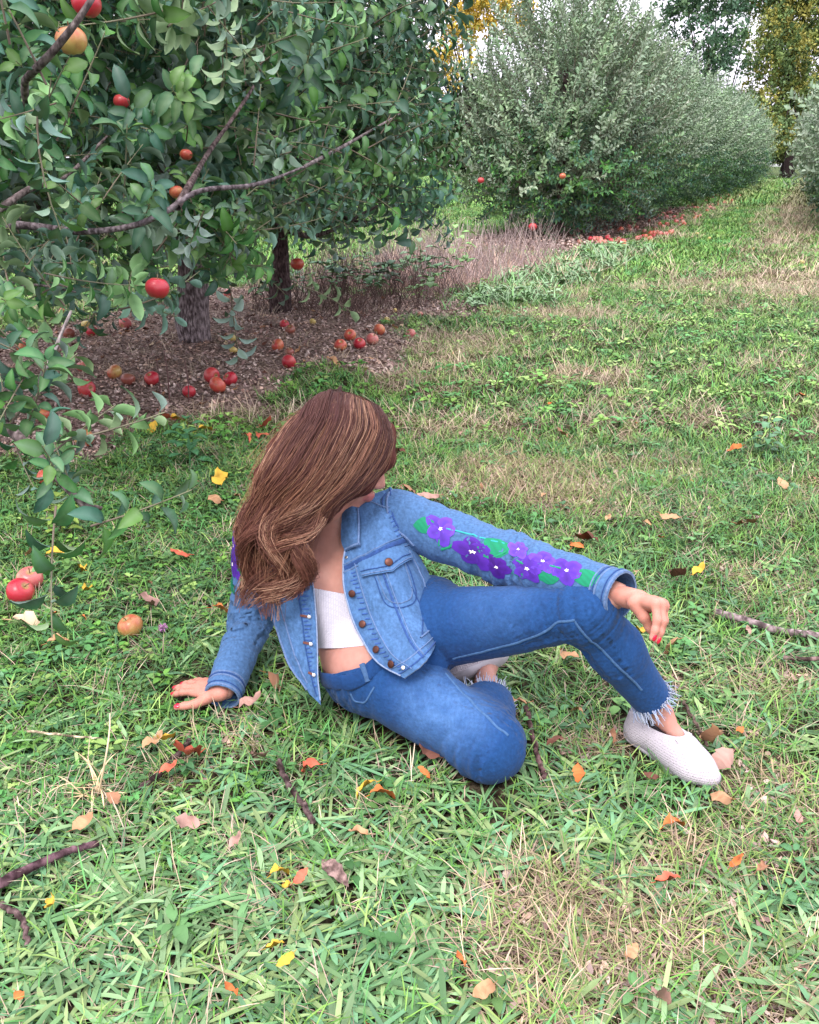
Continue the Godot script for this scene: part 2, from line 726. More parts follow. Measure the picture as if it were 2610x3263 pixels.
func denim(dark: bool) -> StandardMaterial3D:
	var m := mat(0.86, 0.25)
	m.rim_enabled = true
	m.rim = 0.12
	var im := Image.create(512, 512, false, Image.FORMAT_RGBA8)
	var r := RandomNumberGenerator.new()
	r.seed = 4
	var slub := FastNoiseLite.new()
	slub.frequency = 0.035
	slub.fractal_octaves = 4
	var big := slub.get_seamless_image(512, 512)
	for y in 512:
		for x in 512:
			var twill := 0.5 + 0.5 * sin((x + y) * TAU / 8.0)
			var g := 0.7 + 0.2 * r.randf() + 0.06 * twill + (big.get_pixel(x, y).r - 0.5) * (0.22 if dark else 0.3)
			im.set_pixel(x, y, Color(g * 0.99, g * 0.995, minf(g * 1.02, 1.0)).clamp())
	m.albedo_texture = ImageTexture.create_from_image(im)
	m.uv1_triplanar = true
	m.uv1_scale = Vector3.ONE * 6.0
	m.normal_enabled = true
	m.normal_texture = noise_texture(256, 0.09, 3, Color.BLACK, Color.WHITE, 8, 1.0, true, 2.0)
	m.normal_scale = 0.5
	return m


func on_field(f: Field, pts: PackedVector3Array, lift: float) -> Array:
	var a := PackedVector3Array()
	var b := PackedVector3Array()
	for p in pts:
		var q := f.snap(p, lift)
		a.append(q[0])
		b.append(q[1])
	return [a, b]


func strip(f: Field, ctrl: Array, count: int, width: float, high: float, col: Color, mb: MB, lift := 0.0005) -> void:
	var s := on_field(f, curve_points(ctrl, count), lift)
	ribbon(mb, s[0], s[1], width, high, col)


func dashes(mb: MB, pts: PackedVector3Array, nrm: PackedVector3Array, width: float, long: float, gap: float, col: Color) -> void:  # a row of stitches
	var acc := 0.0
	for i in pts.size() - 1:
		var d := pts[i].distance_to(pts[i + 1])
		var s := 0.0
		while s < d:
			if fmod(acc + s, long + gap) < long:
				var p := pts[i].lerp(pts[i + 1], s / d)
				var q := pts[i].lerp(pts[i + 1], minf(1.0, (s + long) / d))
				ribbon(mb, PackedVector3Array([p, q]), PackedVector3Array([nrm[i], nrm[i]]), width, width * 0.5, col)
				s += long + gap
			else:
				s += 0.001
		acc += d


func button(parent: Node, p: Vector3, n: Vector3, r: float, m: Material, col: Color) -> void:
	var mb := MB.new()
	var f := frame_of(n, Vector3(0, 1, 0.2))
	var prof := [Vector2(0, 1.0), Vector2(0.55, 0.95), Vector2(0.68, 0.72), Vector2(0.86, 0.8), Vector2(1.0, 0.45), Vector2(0.95, 0.0)]
	lathe(mb, prof, 14, Transform3D(Basis(f.x * r, f.y * r * 0.4, f.z * r), p), col)
	obj("button", mb.mesh(base), m, parent)


func lathe(mb: MB, prof: Array, sides: int, f: Transform3D, col := Color.WHITE) -> void:  # profile (radius, height) from the top down
	var start := mb.v.size()
	var rows := prof.size()
	for i in rows:
		var p: Vector2 = prof[i]
		var a: Vector2 = prof[maxi(i - 1, 0)]
		var b: Vector2 = prof[mini(i + 1, rows - 1)]
		var tn := b - a
		for s in sides + 1:
			var g := TAU * s / sides
			var nn := Vector3(cos(g) * -tn.y, tn.x, sin(g) * -tn.y)
			mb.add(f * Vector3(cos(g) * p.x, p.y, sin(g) * p.x), (f.basis.inverse().transposed() * nn).normalized(), col, Vector2(float(s) / sides, float(i) / (rows - 1)))
	for i in rows - 1:
		for s in sides:
			var a := start + i * (sides + 1) + s
			mb.quad(a, a + 1, a + sides + 2, a + sides + 1)


func flower(parent: Node, f: Field, c: Vector3, r: float, turn: float, col: Color, m: Material) -> void:
	var s := f.snap(c, 0.0)
	var fr := frame_of(s[1], Vector3(0, 1, 0.3))
	var mb := MB.new()
	for k in 5:
		var g := turn + TAU * k / 5.0 + 0.12 * sin(k * 3.1 + turn)
		var d := fr.x * cos(g) + fr.z * sin(g)
		var e := fr.x * -sin(g) + fr.z * cos(g)
		var len := r * (0.9 + 0.2 * sin(k * 2.3 + turn * 3.0))
		var tint := col * (0.85 + 0.3 * fmod(k * 0.37, 1.0))
		var rows := []
		for i in 6:
			var t := i / 5.0
			var w := r * 0.44 * sqrt(maxf(0.0, sin(pow(t, 0.75) * PI * 0.93 + 0.05)))
			var row := []
			for j in 5:
				var w2 := (j - 2) / 2.0
				var q := f.snap(c + d * (0.08 * r + len * t) + e * (w * w2), 0.0012 + 0.0001 * k)
				var vein := 0.75 + 0.35 * absf(w2) if (i < 4) else 1.1
				row.append(mb.add(q[0], q[1], tint * vein))
			rows.append(row)
		for i in 5:
			for j in 4:
				mb.quad(rows[i][j], rows[i + 1][j], rows[i + 1][j + 1], rows[i][j + 1])
	var mid := mb.v.size()
	for k in 5:  # white strokes at the eye of the flower
		var g := turn + 0.3 + TAU * k / 5.0
		var d := fr.x * cos(g) + fr.z * sin(g)
		var p := f.snap(c, 0.002)
		var q := f.snap(c + d * r * 0.12, 0.002)
		ribbon(mb, PackedVector3Array([p[0], q[0]]), PackedVector3Array([p[1], q[1]]), r * 0.05, 0.0005, Color(0.8, 0.75, 0.78))
	orient(mb, mid)
	obj("painted_flower", mb.mesh(base), m, parent)


func orient(mb: MB, _upto := 0) -> void:  # turn every face towards its normals
	for i in range(0, mb.x.size(), 3):
		var f := (mb.v[mb.x[i + 2]] - mb.v[mb.x[i]]).cross(mb.v[mb.x[i + 1]] - mb.v[mb.x[i]])
		if f.dot(mb.n[mb.x[i]]) < 0.0:
			var k := mb.x[i + 1]
			mb.x[i + 1] = mb.x[i + 2]
			mb.x[i + 2] = k


func painted_leaf(parent: Node, f: Field, c: Vector3, to: Vector3, wide: float, col: Color, m: Material) -> void:
	var mb := MB.new()
	var s := f.snap(c, 0.0)
	var side := (to - c).cross(s[1]).normalized()
	var rows := []
	for i in 9:
		var t := i / 8.0
		var w := wide * pow(sin(t * PI * 0.97 + 0.04), 0.8)
		var row := []
		for j in 5:
			var w2 := (j - 2) / 2.0
			var q := f.snap(c.lerp(to, t) + side * (w * w2), 0.0009)
			row.append(mb.add(q[0], q[1], col * (0.8 + 0.35 * fmod(absf(w2) * 3.0 + i * 0.5, 1.0))))
		rows.append(row)
	for i in 8:
		for j in 4:
			mb.quad(rows[i][j], rows[i + 1][j], rows[i + 1][j + 1], rows[i][j + 1])
	orient(mb)
	obj("painted_leaf", mb.mesh(base), m, parent)


func build_person() -> void:
	face_fwd = (Vector3(0.84, -0.42, 0.16)).normalized()
	face_up = Vector3(0.46, 0.86, -0.05)
	face_up = (face_up - face_fwd * face_up.dot(face_fwd)).normalized()
	face_side = face_fwd.cross(face_up)
	var who := thing("person", "person with long wavy brown hair, denim jacket and jeans, sitting on the grass", "person", base)
	var up := (neck - waist).normalized()
	var side := (l_shoulder - r_shoulder).normalized()

	# --- body: one continuous skin
	var skin := mat(0.5, 0.4)
	skin.subsurf_scatter_enabled = true
	skin.subsurf_scatter_strength = 0.12
	skin.albedo_texture = noise_texture(256, 0.03, 4, Color(0.9, 0.88, 0.87), Color(1, 1, 1), 2)
	skin.uv1_triplanar = true
	skin.uv1_scale = Vector3.ONE * 7.0
	var body := Field.new()
	body.k = 0.03
	torso_bones(body, 0.0)
	hip_bones(body, -0.012)
	leg_bones(body, -0.012)
	for arm in [[r_shoulder, r_elbow, r_wrist], [l_shoulder, l_elbow, l_wrist]]:
		body.bone(arm[0], arm[1], 0.046, 0.038)
		body.bone(arm[1], arm[2].lerp(arm[1], 0.06), 0.038, 0.026)
	body.bone(neck - up * 0.06, neck.lerp(head, 0.35), 0.053, 0.05)
	body.bone(r_ankle, r_ankle + Vector3(-0.05, 0.0, -0.01), 0.03, 0.022)
	body.bone(l_ankle + Vector3(0.0, -0.008, 0.0), l_ankle + (Vector3(0.608, 0.03, -1.49) - l_ankle) * 0.72 + Vector3(0, -0.004, 0), 0.021, 0.016)
	var flesh := MB.new()
	body.net(0.012, flesh, skin_tone)
	var hf := Field.new()
	hf.k = 0.012
	head_bones(hf)
	var face := MB.new()
	hf.net(0.0045, face, skin_tone * Color(1.0, 0.95, 0.95))
	for i in face.v.size():  # lips and brows have a colour of their own
		var q := face.v[i] - head
		var fu := Vector2(q.dot(face_fwd), q.dot(face_up))
		var fs := q.dot(face_side)
		if fu.x > 0.09 and fu.y < -0.053 and fu.y > -0.076 and absf(fs) < 0.021:
			face.c[i] = Color(0.48, 0.17, 0.16)
	flesh.join(face)
	var nails := []
	var lh := Field.new()
	lh.k = 0.006
	var lh_fwd := Vector3(0.454, 0.418, -1.475) - Vector3(0.426, 0.412, -1.505)
	hand_bones(lh, l_wrist + lh_fwd.normalized() * 0.015, lh_fwd, Vector3(0.55, 0.55, 0.25), [[1.2, 0.35, 0.2], [1.2, 0.38, 0.2], [1.25, 0.42, 0.2], [1.3, 0.5, 0.25]], 0.06, [Vector3(0.5, -0.7, 0.4), Vector3(0.5, -0.85, 0.05), Vector3(-0.15, -0.3, 1), Vector3(-0.3, 0.1, 1)], nails)
	lh.net(0.0032, flesh, skin_tone * Color(1.12, 1.0, 0.98))
	var rh := Field.new()
	rh.k = 0.006
	hand_bones(rh, Vector3(-0.445, 0.05, -1.734), Vector3(-0.519, 0.042, -1.77) - Vector3(-0.444, 0.052, -1.731), Vector3(-0.1, 1, 0.1), [[0.14, 0.16, 0.1], [0.12, 0.16, 0.1], [0.14, 0.18, 0.1], [0.14, 0.2, 0.1]], 0.3, [Vector3(-0.72, -0.1, 0.6), Vector3(-1, -0.14, 0.1), Vector3(0, 0, 1), Vector3(0.0, 1, 0.5)], nails, 0.0)
	rh.net(0.0032, flesh, skin_tone * Color(1.12, 1.0, 0.98))
	obj("body", flesh.mesh(base), skin, who)
	var polish := mat(0.18, 0.6)
	for nl in nails:
		var f := frame_of(nl[1], nl[2])
		var mb := MB.new()
		var prof := []
		for i in 7:
			var g := PI * i / 6.0
			prof.append(Vector2(sin(g), cos(g)))
		lathe(mb, prof, 10, Transform3D(Basis(f.x * nl[3] * 0.8, f.y * 0.0082, f.z * 0.0026), nl[0] + f.z * nl[3] * 0.82 - f.y * 0.001), Color(0.62, 0.012, 0.05))
		obj("fingernail", mb.mesh(base), polish, who)

	# --- white top
	torso_field = Field.new()
	torso_field.k = 0.03
	torso_bones(torso_field, 0.006)
	hip_bones(torso_field, -0.006)
	var top := MB.new()
	torso_field.net(0.008, top, Color(0.56, 0.54, 0.63))
	var hem_c := Vector3(-0.146, 0.192, -1.696)
	var neck_c := Vector3(-0.179, 0.302, -1.751)
	var hem_n := -(Vector3(-0.082, 0.201, -1.7) - Vector3(-0.207, 0.186, -1.694)).cross(chest_out).normalized()
	var neck_n := -(Vector3(-0.143, 0.302, -1.74) - Vector3(-0.213, 0.313, -1.745)).cross(chest_out).normalized()
	top = clip(top, func(p: Vector3) -> float: return (p - hem_c).dot(hem_n))
	top = clip(top, func(p: Vector3) -> float: return (neck_c - p).dot(neck_n))
	var white := mat(0.9, 0.25)
	white.heightmap_enabled = false
	var knit := Image.create(128, 128, false, Image.FORMAT_RGBA8)
	for y in 128:
		for x in 128:
			var g := 0.5 + 0.25 * sin(x * TAU / 16.0) + 0.25 * sin(y * TAU / 10.0 + (PI if int(x / 16.0) % 2 else 0.0))
			knit.set_pixel(x, y, Color(g, g, g))
	knit.bump_map_to_normal_map(3.0)
	white.normal_enabled = true
	white.normal_texture = ImageTexture.create_from_image(knit)
	white.normal_scale = 0.9
	white.uv1_triplanar = true
	white.uv1_scale = Vector3.ONE * 22.0
	obj("top", shell(top, 0.003).mesh(base), white, who)

	build_jeans(who, up, side)
	build_jacket(who, up, side)
	build_shoes(who)
	build_hair(who)


func build_jeans(who: Node3D, up: Vector3, side: Vector3) -> void:
	var blue := denim(true)
	jeans_field = Field.new()
	jeans_field.k = 0.035
	hip_bones(jeans_field, 0.0)
	leg_bones(jeans_field, 0.004)
	jeans_field.bend = jeans_bend
	var mb := MB.new()
	jeans_field.net(0.007, mb, denim_dark)
	var w0 := Vector3(-0.108, 0.144, -1.699)
	var wn := -(Vector3(-0.054, 0.168, -1.687) - Vector3(-0.156, 0.141, -1.676)).cross(chest_out).normalized()
	var thigh := l_knee - l_hip
	mb = clip(mb, func(p: Vector3) -> float: return maxf((w0 - p).dot(wn), minf(((p - l_hip).dot(thigh) / thigh.length_squared() + 0.12) * 0.3, (p - waist).dot(side) - 0.07)))
	var la := l_knee.lerp(l_ankle, 0.86)
	var ld := (l_ankle - l_knee).normalized()
	mb = clip(mb, func(p: Vector3) -> float: return (la - p).dot(ld) + 0.006 * lumps.get_noise_3dv(p * 900.0) if p.distance_to(la) < 0.13 else 1.0)
	var ra := r_knee.lerp(r_ankle, 0.47)
	var rd := (r_ankle - r_knee).normalized()
	mb = clip(mb, func(p: Vector3) -> float:
		var q := p - r_knee
		q -= rd * q.dot(rd)
		return (ra - p).dot(rd) if q.length() < 0.08 and p.distance_to(r_knee) < 0.5 else 1.0)
	var wash_l := l_hip.lerp(l_knee, 0.5)
	var wash_r := r_hip.lerp(r_knee, 0.62)
	for i in mb.v.size():  # stone-washed fronts of the thighs
		var p := mb.v[i]
		var f := 0.0
		var q := p - wash_r - Vector3(0, 0.06, 0.06)
		f = maxf(f, 1.0 - smoothstep(0.03, 0.15, q.length()))
		q = p - wash_l - Vector3(0, 0.06, 0.03)
		f = maxf(f, 0.35 * (1.0 - smoothstep(0.03, 0.14, q.length())))
		f *= 0.75 + 0.5 * lumps.get_noise_3dv(p * 500.0)
		mb.c[i] = denim_dark.lerp(Color(0.12, 0.26, 0.54), clampf(f, 0.0, 1.0) * 0.75)
	var jeans := obj("jeans", shell(mb, 0.0035, Color(0.2, 0.3, 0.55)).mesh(base), blue, who)
	# waistband, belt loop, seams
	var pale := Color(0.09, 0.19, 0.38)
	var band := MB.new()
	var ring := []
	for k in 25:
		var g := lerpf(-1.2, 0.75, k / 24.0)
		ring.append(w0 - wn * 0.02 - chest_out * 0.1 + side * sin(g) * 0.15 + chest_out * cos(g) * 0.13)
	strip(jeans_field, ring, 60, 0.036, 0.0035, denim_dark * 0.85, band)
	orient(band)
	obj("waistband", band.mesh(base), blue, jeans)
	var loops := MB.new()
	strip(jeans_field, [Vector3(-0.09, 0.163, -1.663), Vector3(-0.07, 0.142, -1.644)], 6, 0.012, 0.0065, pale * 0.8, loops)
	orient(loops)
	obj("belt_loop", loops.mesh(base), blue, jeans)
	var seam := MB.new()
	strip(jeans_field, [Vector3(0.096, 0.196, -1.644), Vector3(0.178, 0.256, -1.603), Vector3(0.26, 0.313, -1.562), Vector3(0.311, 0.353, -1.535), Vector3(0.328, 0.372, -1.499)], 40, 0.005, 0.0016, pale, seam)
	strip(jeans_field, [Vector3(0.328, 0.37, -1.499), Vector3(0.369, 0.31, -1.474), Vector3(0.413, 0.26, -1.443), Vector3(0.459, 0.213, -1.424), Vector3(0.491, 0.179, -1.411)], 40, 0.005, 0.0016, pale, seam)
	strip(jeans_field, [Vector3(0.074, 0.168, -1.611), Vector3(0.122, 0.16, -1.543), Vector3(0.17, 0.15, -1.475), Vector3(0.206, 0.14, -1.449)], 30, 0.005, 0.0014, pale, seam)
	strip(jeans_field, [Vector3(-0.111, 0.126, -1.648), Vector3(-0.107, 0.112, -1.632), Vector3(-0.081, 0.116, -1.623), Vector3(-0.053, 0.136, -1.631)], 20, 0.004, 0.0014, pale, seam)
	orient(seam)
	each("seam", seam, blue, jeans)
	# frayed hems
	var r := RandomNumberGenerator.new()
	r.seed = 9
	var thread := mat(0.95, 0.2)
	for cuff in [[la, ld, 0.041, 0.0], [ra, rd, 0.052, 1.0]]:
		var fray := MB.new()
		var fr := frame_of(cuff[1], Vector3.UP)
		for i in 210:
			var g := r.randf() * TAU
			var d := fr.x * cos(g) + fr.z * sin(g)
			var p: Vector3 = cuff[0] + d * cuff[2] * r.randf_range(0.9, 1.12) - cuff[1] * 0.008
			var l := r.randf_range(0.012, 0.034)
			var e: Vector3 = p + cuff[1] * l + d * r.randf_range(-0.004, 0.014) + Vector3(r.randf_range(-1, 1), r.randf_range(-1, 1), r.randf_range(-1, 1)) * 0.008
			var m := (p + e) * 0.5 + Vector3(r.randf_range(-1, 1), r.randf_range(-1, 1), r.randf_range(-1, 1)) * 0.004
			var white := r.randf()
			var col := Color(0.3, 0.4, 0.68).lerp(Color(0.72, 0.75, 0.85), white)
			tube(fray, curve_points([p, m, e], 4), 0.0011, 0.0006, 3, col * 0.8, col)
		tag(obj("frayed_hem", fray.mesh(base), thread, jeans), "", "", "", "stuff")


func build_jacket(who: Node3D, up: Vector3, side: Vector3) -> void:
	var blue := denim(false)
	var jacket := Node3D.new()
	jacket.name = "jacket"
	who.add_child(jacket)
	jacket_field = Field.new()
	jacket_field.k = 0.03
	for arm in [[r_shoulder, r_elbow, r_wrist, 0.062, 0.056, 0.043], [l_shoulder, l_elbow, l_wrist, 0.068, 0.06, 0.049]]:
		jacket_field.bone(arm[0], arm[1], arm[3], arm[4])
		jacket_field.bone(arm[1], arm[2], arm[4], arm[5])
	torso_bones(jacket_field, 0.016)
	jacket_field.bone(r_shoulder.lerp(neck, 0.15) - up * 0.015, l_shoulder.lerp(neck, 0.15) - up * 0.015, 0.06, 0.06)
	jacket_field.bend = sleeve_bend
	var mb := MB.new()
	jacket_field.net(0.0075, mb, denim_light)
	var rw := r_elbow.lerp(r_wrist, 1.03)
	var rdir := (r_wrist - r_elbow).normalized()
	var lw := l_elbow.lerp(l_wrist, 0.97)
	var ldir := (l_wrist - l_elbow).normalized()
	mb = clip(mb, func(p: Vector3) -> float: return (rw - p).dot(rdir) if p.distance_to(rw) < 0.12 else 1.0)
	mb = clip(mb, func(p: Vector3) -> float: return (lw - p).dot(ldir) if p.distance_to(lw) < 0.12 else 1.0)
	# the body of the jacket stands open in front: keep back, sides, shoulders and sleeves
	var neck_dir := (head - neck).normalized()
	var open := func(p: Vector3) -> float:
		var q := p - chest
		var s := q.dot(side)
		var o := q.dot(chest_out)
		var half := lerpf(0.14, 0.09, smoothstep(0.03, 0.13, q.dot(up)))
		var from_neck := p - neck
		from_neck -= neck_dir * from_neck.dot(neck_dir)
		return minf(maxf(-o, absf(s) - half), from_neck.length() - 0.06)
	mb = clip(mb, open)
	mb = clip(mb, func(p: Vector3) -> float: return (p - (chest - up * 0.165)).dot(up) if absf((p - chest).dot(side)) < 0.19 or p.distance_to(waist) < 0.16 else 1.0)
	obj("sleeves_and_back", shell(mb, 0.004, Color(0.2, 0.3, 0.48)).mesh(base), blue, jacket)

	# front panels
	var left := sheet([
		[Vector3(-0.15, 0.428, -1.878), Vector3(-0.117, 0.455, -1.888), Vector3(-0.081, 0.476, -1.908), Vector3(-0.042, 0.486, -1.933)],
		[Vector3(-0.146, 0.397, -1.817), Vector3(-0.109, 0.421, -1.826), Vector3(-0.07, 0.44, -1.839), Vector3(-0.031, 0.446, -1.863)],
		[Vector3(-0.151, 0.36, -1.769), Vector3(-0.102, 0.388, -1.77), Vector3(-0.054, 0.407, -1.788), Vector3(-0.007, 0.399, -1.844)],
		[Vector3(-0.146, 0.317, -1.725), Vector3(-0.082, 0.349, -1.727), Vector3(-0.022, 0.366, -1.756), Vector3(0.035, 0.332, -1.828)],
		[Vector3(-0.12, 0.249, -1.682), Vector3(-0.052, 0.282, -1.673), Vector3(0.01, 0.297, -1.706), Vector3(0.065, 0.27, -1.792)],
		[Vector3(-0.072, 0.206, -1.61), Vector3(-0.018, 0.243, -1.598), Vector3(0.028, 0.259, -1.632), Vector3(0.068, 0.234, -1.729)],
		[Vector3(-0.012, 0.201, -1.555), Vector3(0.019, 0.227, -1.554), Vector3(0.045, 0.239, -1.586), Vector3(0.065, 0.214, -1.689)]], 40, 46, denim_light)
	wrinkle(left, 0.0035, 1)
	var lp := obj("front_panel", shell(left, 0.004, Color(0.32, 0.4, 0.58)).mesh(base), blue, jacket)
	var right := sheet([
		[Vector3(-0.34, 0.417, -1.905), Vector3(-0.303, 0.421, -1.886), Vector3(-0.269, 0.418, -1.879), Vector3(-0.241, 0.404, -1.879)],
		[Vector3(-0.35, 0.363, -1.84), Vector3(-0.307, 0.37, -1.811), Vector3(-0.263, 0.372, -1.806), Vector3(-0.23, 0.369, -1.805)],
		[Vector3(-0.342, 0.296, -1.814), Vector3(-0.293, 0.313, -1.767), Vector3(-0.248, 0.318, -1.753), Vector3(-0.215, 0.315, -1.751)],
		[Vector3(-0.319, 0.234, -1.778), Vector3(-0.276, 0.251, -1.736), Vector3(-0.237, 0.255, -1.722), Vector3(-0.208, 0.253, -1.721)],
		[Vector3(-0.298, 0.189, -1.738), Vector3(-0.263, 0.199, -1.705), Vector3(-0.231, 0.199, -1.694), Vector3(-0.205, 0.195, -1.692)],
		[Vector3(-0.268, 0.144, -1.688), Vector3(-0.242, 0.143, -1.671), Vector3(-0.219, 0.139, -1.659), Vector3(-0.203, 0.133, -1.657)],
		[Vector3(-0.222, 0.102, -1.644), Vector3(-0.212, 0.097, -1.637), Vector3(-0.202, 0.092, -1.629), Vector3(-0.196, 0.085, -1.626)]], 30, 46, denim_light)
	wrinkle(right, 0.003, 4)
	var rp := obj("front_panel", shell(right, 0.004, Color(0.32, 0.4, 0.58)).mesh(base), blue, jacket)

	# seams, plackets, pocket, buttons: laid on the panels by their own (across, down) coordinates
	var dark := Color(0.03, 0.07, 0.2)
	var pale := Color(0.17, 0.26, 0.46)
	var seams := MB.new()
	on_sheet(seams, left, 40, 46, [[0.03, 0.36], [0.5, 0.37], [0.97, 0.355]], 0.012, 0.002, dark * 1.4)
	on_sheet(seams, left, 40, 46, [[0.02, 0.39], [0.5, 0.40], [0.97, 0.385]], 0.0016, 0.003, pale)
	on_sheet(seams, left, 40, 46, [[0.02, 0.335], [0.5, 0.345], [0.97, 0.33]], 0.0016, 0.003, pale)
	on_sheet(seams, left, 40, 46, [[0.19, 0.37], [0.2, 0.7], [0.24, 0.98]], 0.002, 0.0026, pale)
	on_sheet(seams, left, 40, 46, [[0.49, 0.5], [0.5, 0.72], [0.55, 0.97]], 0.002, 0.0026, pale)
	on_sheet(seams, left, 40, 46, [[0.455, 0.5], [0.465, 0.72], [0.51, 0.97]], 0.005, 0.0016, dark * 1.6)
	on_sheet(seams, left, 40, 46, [[0.9, 0.42], [0.86, 0.7], [0.88, 0.93]], 0.002, 0.0026, pale)
	on_sheet(seams, left, 40, 46, [[0.02, 0.965], [0.5, 0.96], [0.98, 0.955]], 0.003, 0.003, dark * 1.7)
	on_sheet(seams, left, 40, 46, [[0.02, 0.91], [0.5, 0.905], [0.98, 0.9]], 0.0025, 0.0026, pale)
	on_sheet(seams, left, 40, 46, [[0.014, 0.06], [0.012, 0.5], [0.014, 0.98]], 0.003, 0.003, Color(0.32, 0.4, 0.58))
	on_sheet(seams, left, 40, 46, [[0.55, 0.02], [0.8, 0.1], [0.97, 0.12]], 0.0026, 0.0026, pale)
	on_sheet(seams, left, 40, 46, [[0.96, 0.0], [0.93, 0.2], [0.97, 0.33]], 0.004, 0.003, dark * 1.5)
	# pocket outline and welt pocket
	on_sheet(seams, left, 40, 46, [[0.36, 0.5], [0.38, 0.62], [0.55, 0.665], [0.72, 0.64], [0.76, 0.46]], 0.0028, 0.0022, dark * 1.3)
	on_sheet(seams, left, 40, 46, [[0.39, 0.5], [0.41, 0.605], [0.55, 0.645], [0.69, 0.62], [0.73, 0.46]], 0.0022, 0.002, pale * 0.8)
	on_sheet(seams, left, 40, 46, [[0.62, 0.84], [0.9, 0.83]], 0.004, 0.003, pale)
	on_sheet(seams, left, 40, 46, [[0.7, 0.6], [0.74, 0.72], [0.66, 0.84]], 0.0028, 0.0022, dark * 1.3)
	on_sheet(seams, right, 30, 46, [[0.985, 0.05], [0.988, 0.5], [0.985, 0.97]], 0.003, 0.003, Color(0.32, 0.4, 0.58))
	on_sheet(seams, right, 30, 46, [[0.62, 0.25], [0.63, 0.6], [0.7, 0.96]], 0.003, 0.0026, dark * 1.3)
	on_sheet(seams, right, 30, 46, [[0.25, 0.3], [0.27, 0.6], [0.4, 0.9]], 0.002, 0.0026, pale)
	on_sheet(seams, right, 30, 46, [[0.02, 0.5], [0.02, 0.8], [0.05, 0.97]], 0.004, 0.003, pale)
	orient(seams)
	each("seam", seams, blue, lp)
	# puckers along the plackets
	var puck := MB.new()
	for k in 24:
		var v := 0.42 + 0.52 * k / 23.0
		on_sheet(puck, left, 40, 46, [[0.115 + 0.02 * sin(k * 2.1), v], [0.175, v + 0.006]], 0.0035, 0.002, dark * 2.0, 4)
		on_sheet(puck, right, 30, 46, [[0.66, v - 0.05], [0.8 + 0.05 * sin(k * 1.7), v - 0.055]], 0.0035, 0.002, dark * 2.0, 4)
	for k in 9:
		var v := 0.03 + 0.28 * k / 8.0
		on_sheet(puck, left, 40, 46, [[0.86, v + 0.01], [0.93, v]], 0.003, 0.002, dark * 2.0, 4)
	orient(puck)
	tag(obj("puckers", puck.mesh(base), blue, lp), "", "", "", "stuff")
	# pocket flap
	var flap := MB.new()
	var grid := []
	for i in 13:
		var t := i / 12.0
		var col := []
		for j in 7:
			var s := j / 6.0
			var low := 0.475 + (0.045 * (1.0 - absf(t - 0.5) * 2.0))
			var q := sheet_at(left, 40, 46, lerpf(0.24, 0.86, t), lerpf(0.385, low, s))
			col.append(flap.add(q[0] + q[1] * (0.0045 + 0.004 * s), q[1], denim_light * 1.02))
		grid.append(col)
	for i in 12:
		for j in 6:
			flap.quad(grid[i][j], grid[i][j + 1], grid[i + 1][j + 1], grid[i + 1][j])
	orient(flap)
	flap.smooth()
	obj("pocket_flap", shell(flap, 0.003, pale).mesh(base), blue, lp)
	var fst := MB.new()
	for off in [0.0, 0.022]:
		var pts := PackedVector3Array()
		var nr := PackedVector3Array()
		for i in 25:
			var t := i / 24.0
			var low: float = 0.475 + (0.045 * (1.0 - absf(t - 0.5) * 2.0)) - 0.008 - off
			var q := sheet_at(left, 40, 46, lerpf(0.255, 0.845, t), low)
			pts.append(q[0] + q[1] * 0.009)
			nr.append(q[1])
		ribbon(fst, pts, nr, 0.002, 0.0012, pale if off == 0.0 else dark * 1.5)
	orient(fst)
	each("seam", fst, blue, lp)
	var bronze := mat(0.42, 0.5)
	bronze.metallic = 0.65
	var silver := mat(0.25, 0.6)
	silver.metallic = 0.9
	for uvb in [[0.56, 0.468, 0.0095], [0.09, 0.53, 0.0085], [0.09, 0.665, 0.0085], [0.1, 0.785, 0.0085], [0.12, 0.885, 0.0085]]:
		var q := sheet_at(left, 40, 46, uvb[0], uvb[1])
		button(lp, q[0] + q[1] * (0.0095 if uvb[0] > 0.5 else 0.004), q[1], uvb[2], bronze, Color(0.08, 0.03, 0.02))
	for uvb in [[0.07, 0.3, 0.004], [0.17, 0.945, 0.005]]:
		var q := sheet_at(left, 40, 46, uvb[0], uvb[1])
		button(lp, q[0] + q[1] * 0.003, q[1], uvb[2], silver, Color(0.6, 0.6, 0.62))
	for v in [0.5, 0.66, 0.82]:
		var q := sheet_at(right, 30, 46, 0.8, v)
		button(rp, q[0] + q[1] * 0.003, q[1], 0.0045, silver, Color(0.4, 0.4, 0.42))
		var hole := MB.new()
		on_sheet(hole, right, 30, 46, [[0.6, v - 0.004], [0.78, v]], 0.006, 0.003, Color(0.2, 0.08, 0.06), 4)
		orient(hole)
		obj("buttonhole", hole.mesh(base), blue, rp)

	# collar
	var col_l := sheet([
		[Vector3(-0.156, 0.449, -1.886), Vector3(-0.135, 0.459, -1.879), Vector3(-0.118, 0.457, -1.878)],
		[Vector3(-0.157, 0.428, -1.84), Vector3(-0.135, 0.439, -1.834), Vector3(-0.114, 0.442, -1.835)],
		[Vector3(-0.155, 0.401, -1.807), Vector3(-0.133, 0.412, -1.798), Vector3(-0.113, 0.418, -1.8)],
		[Vector3(-0.146, 0.385, -1.79), Vector3(-0.13, 0.399, -1.78), Vector3(-0.112, 0.407, -1.778)]], 12, 18, denim_light * 0.92)
	wrinkle(col_l, 0.002, 7)
	var cl := obj("collar", shell(col_l, 0.005, pale).mesh(base), blue, jacket)
	var cs := MB.new()
	on_sheet(cs, col_l, 12, 18, [[0.95, 0.02], [0.95, 0.5], [0.94, 0.97]], 0.004, 0.002, pale)
	on_sheet(cs, col_l, 12, 18, [[0.05, 0.95], [0.5, 0.95], [0.94, 0.95]], 0.004, 0.002, pale)
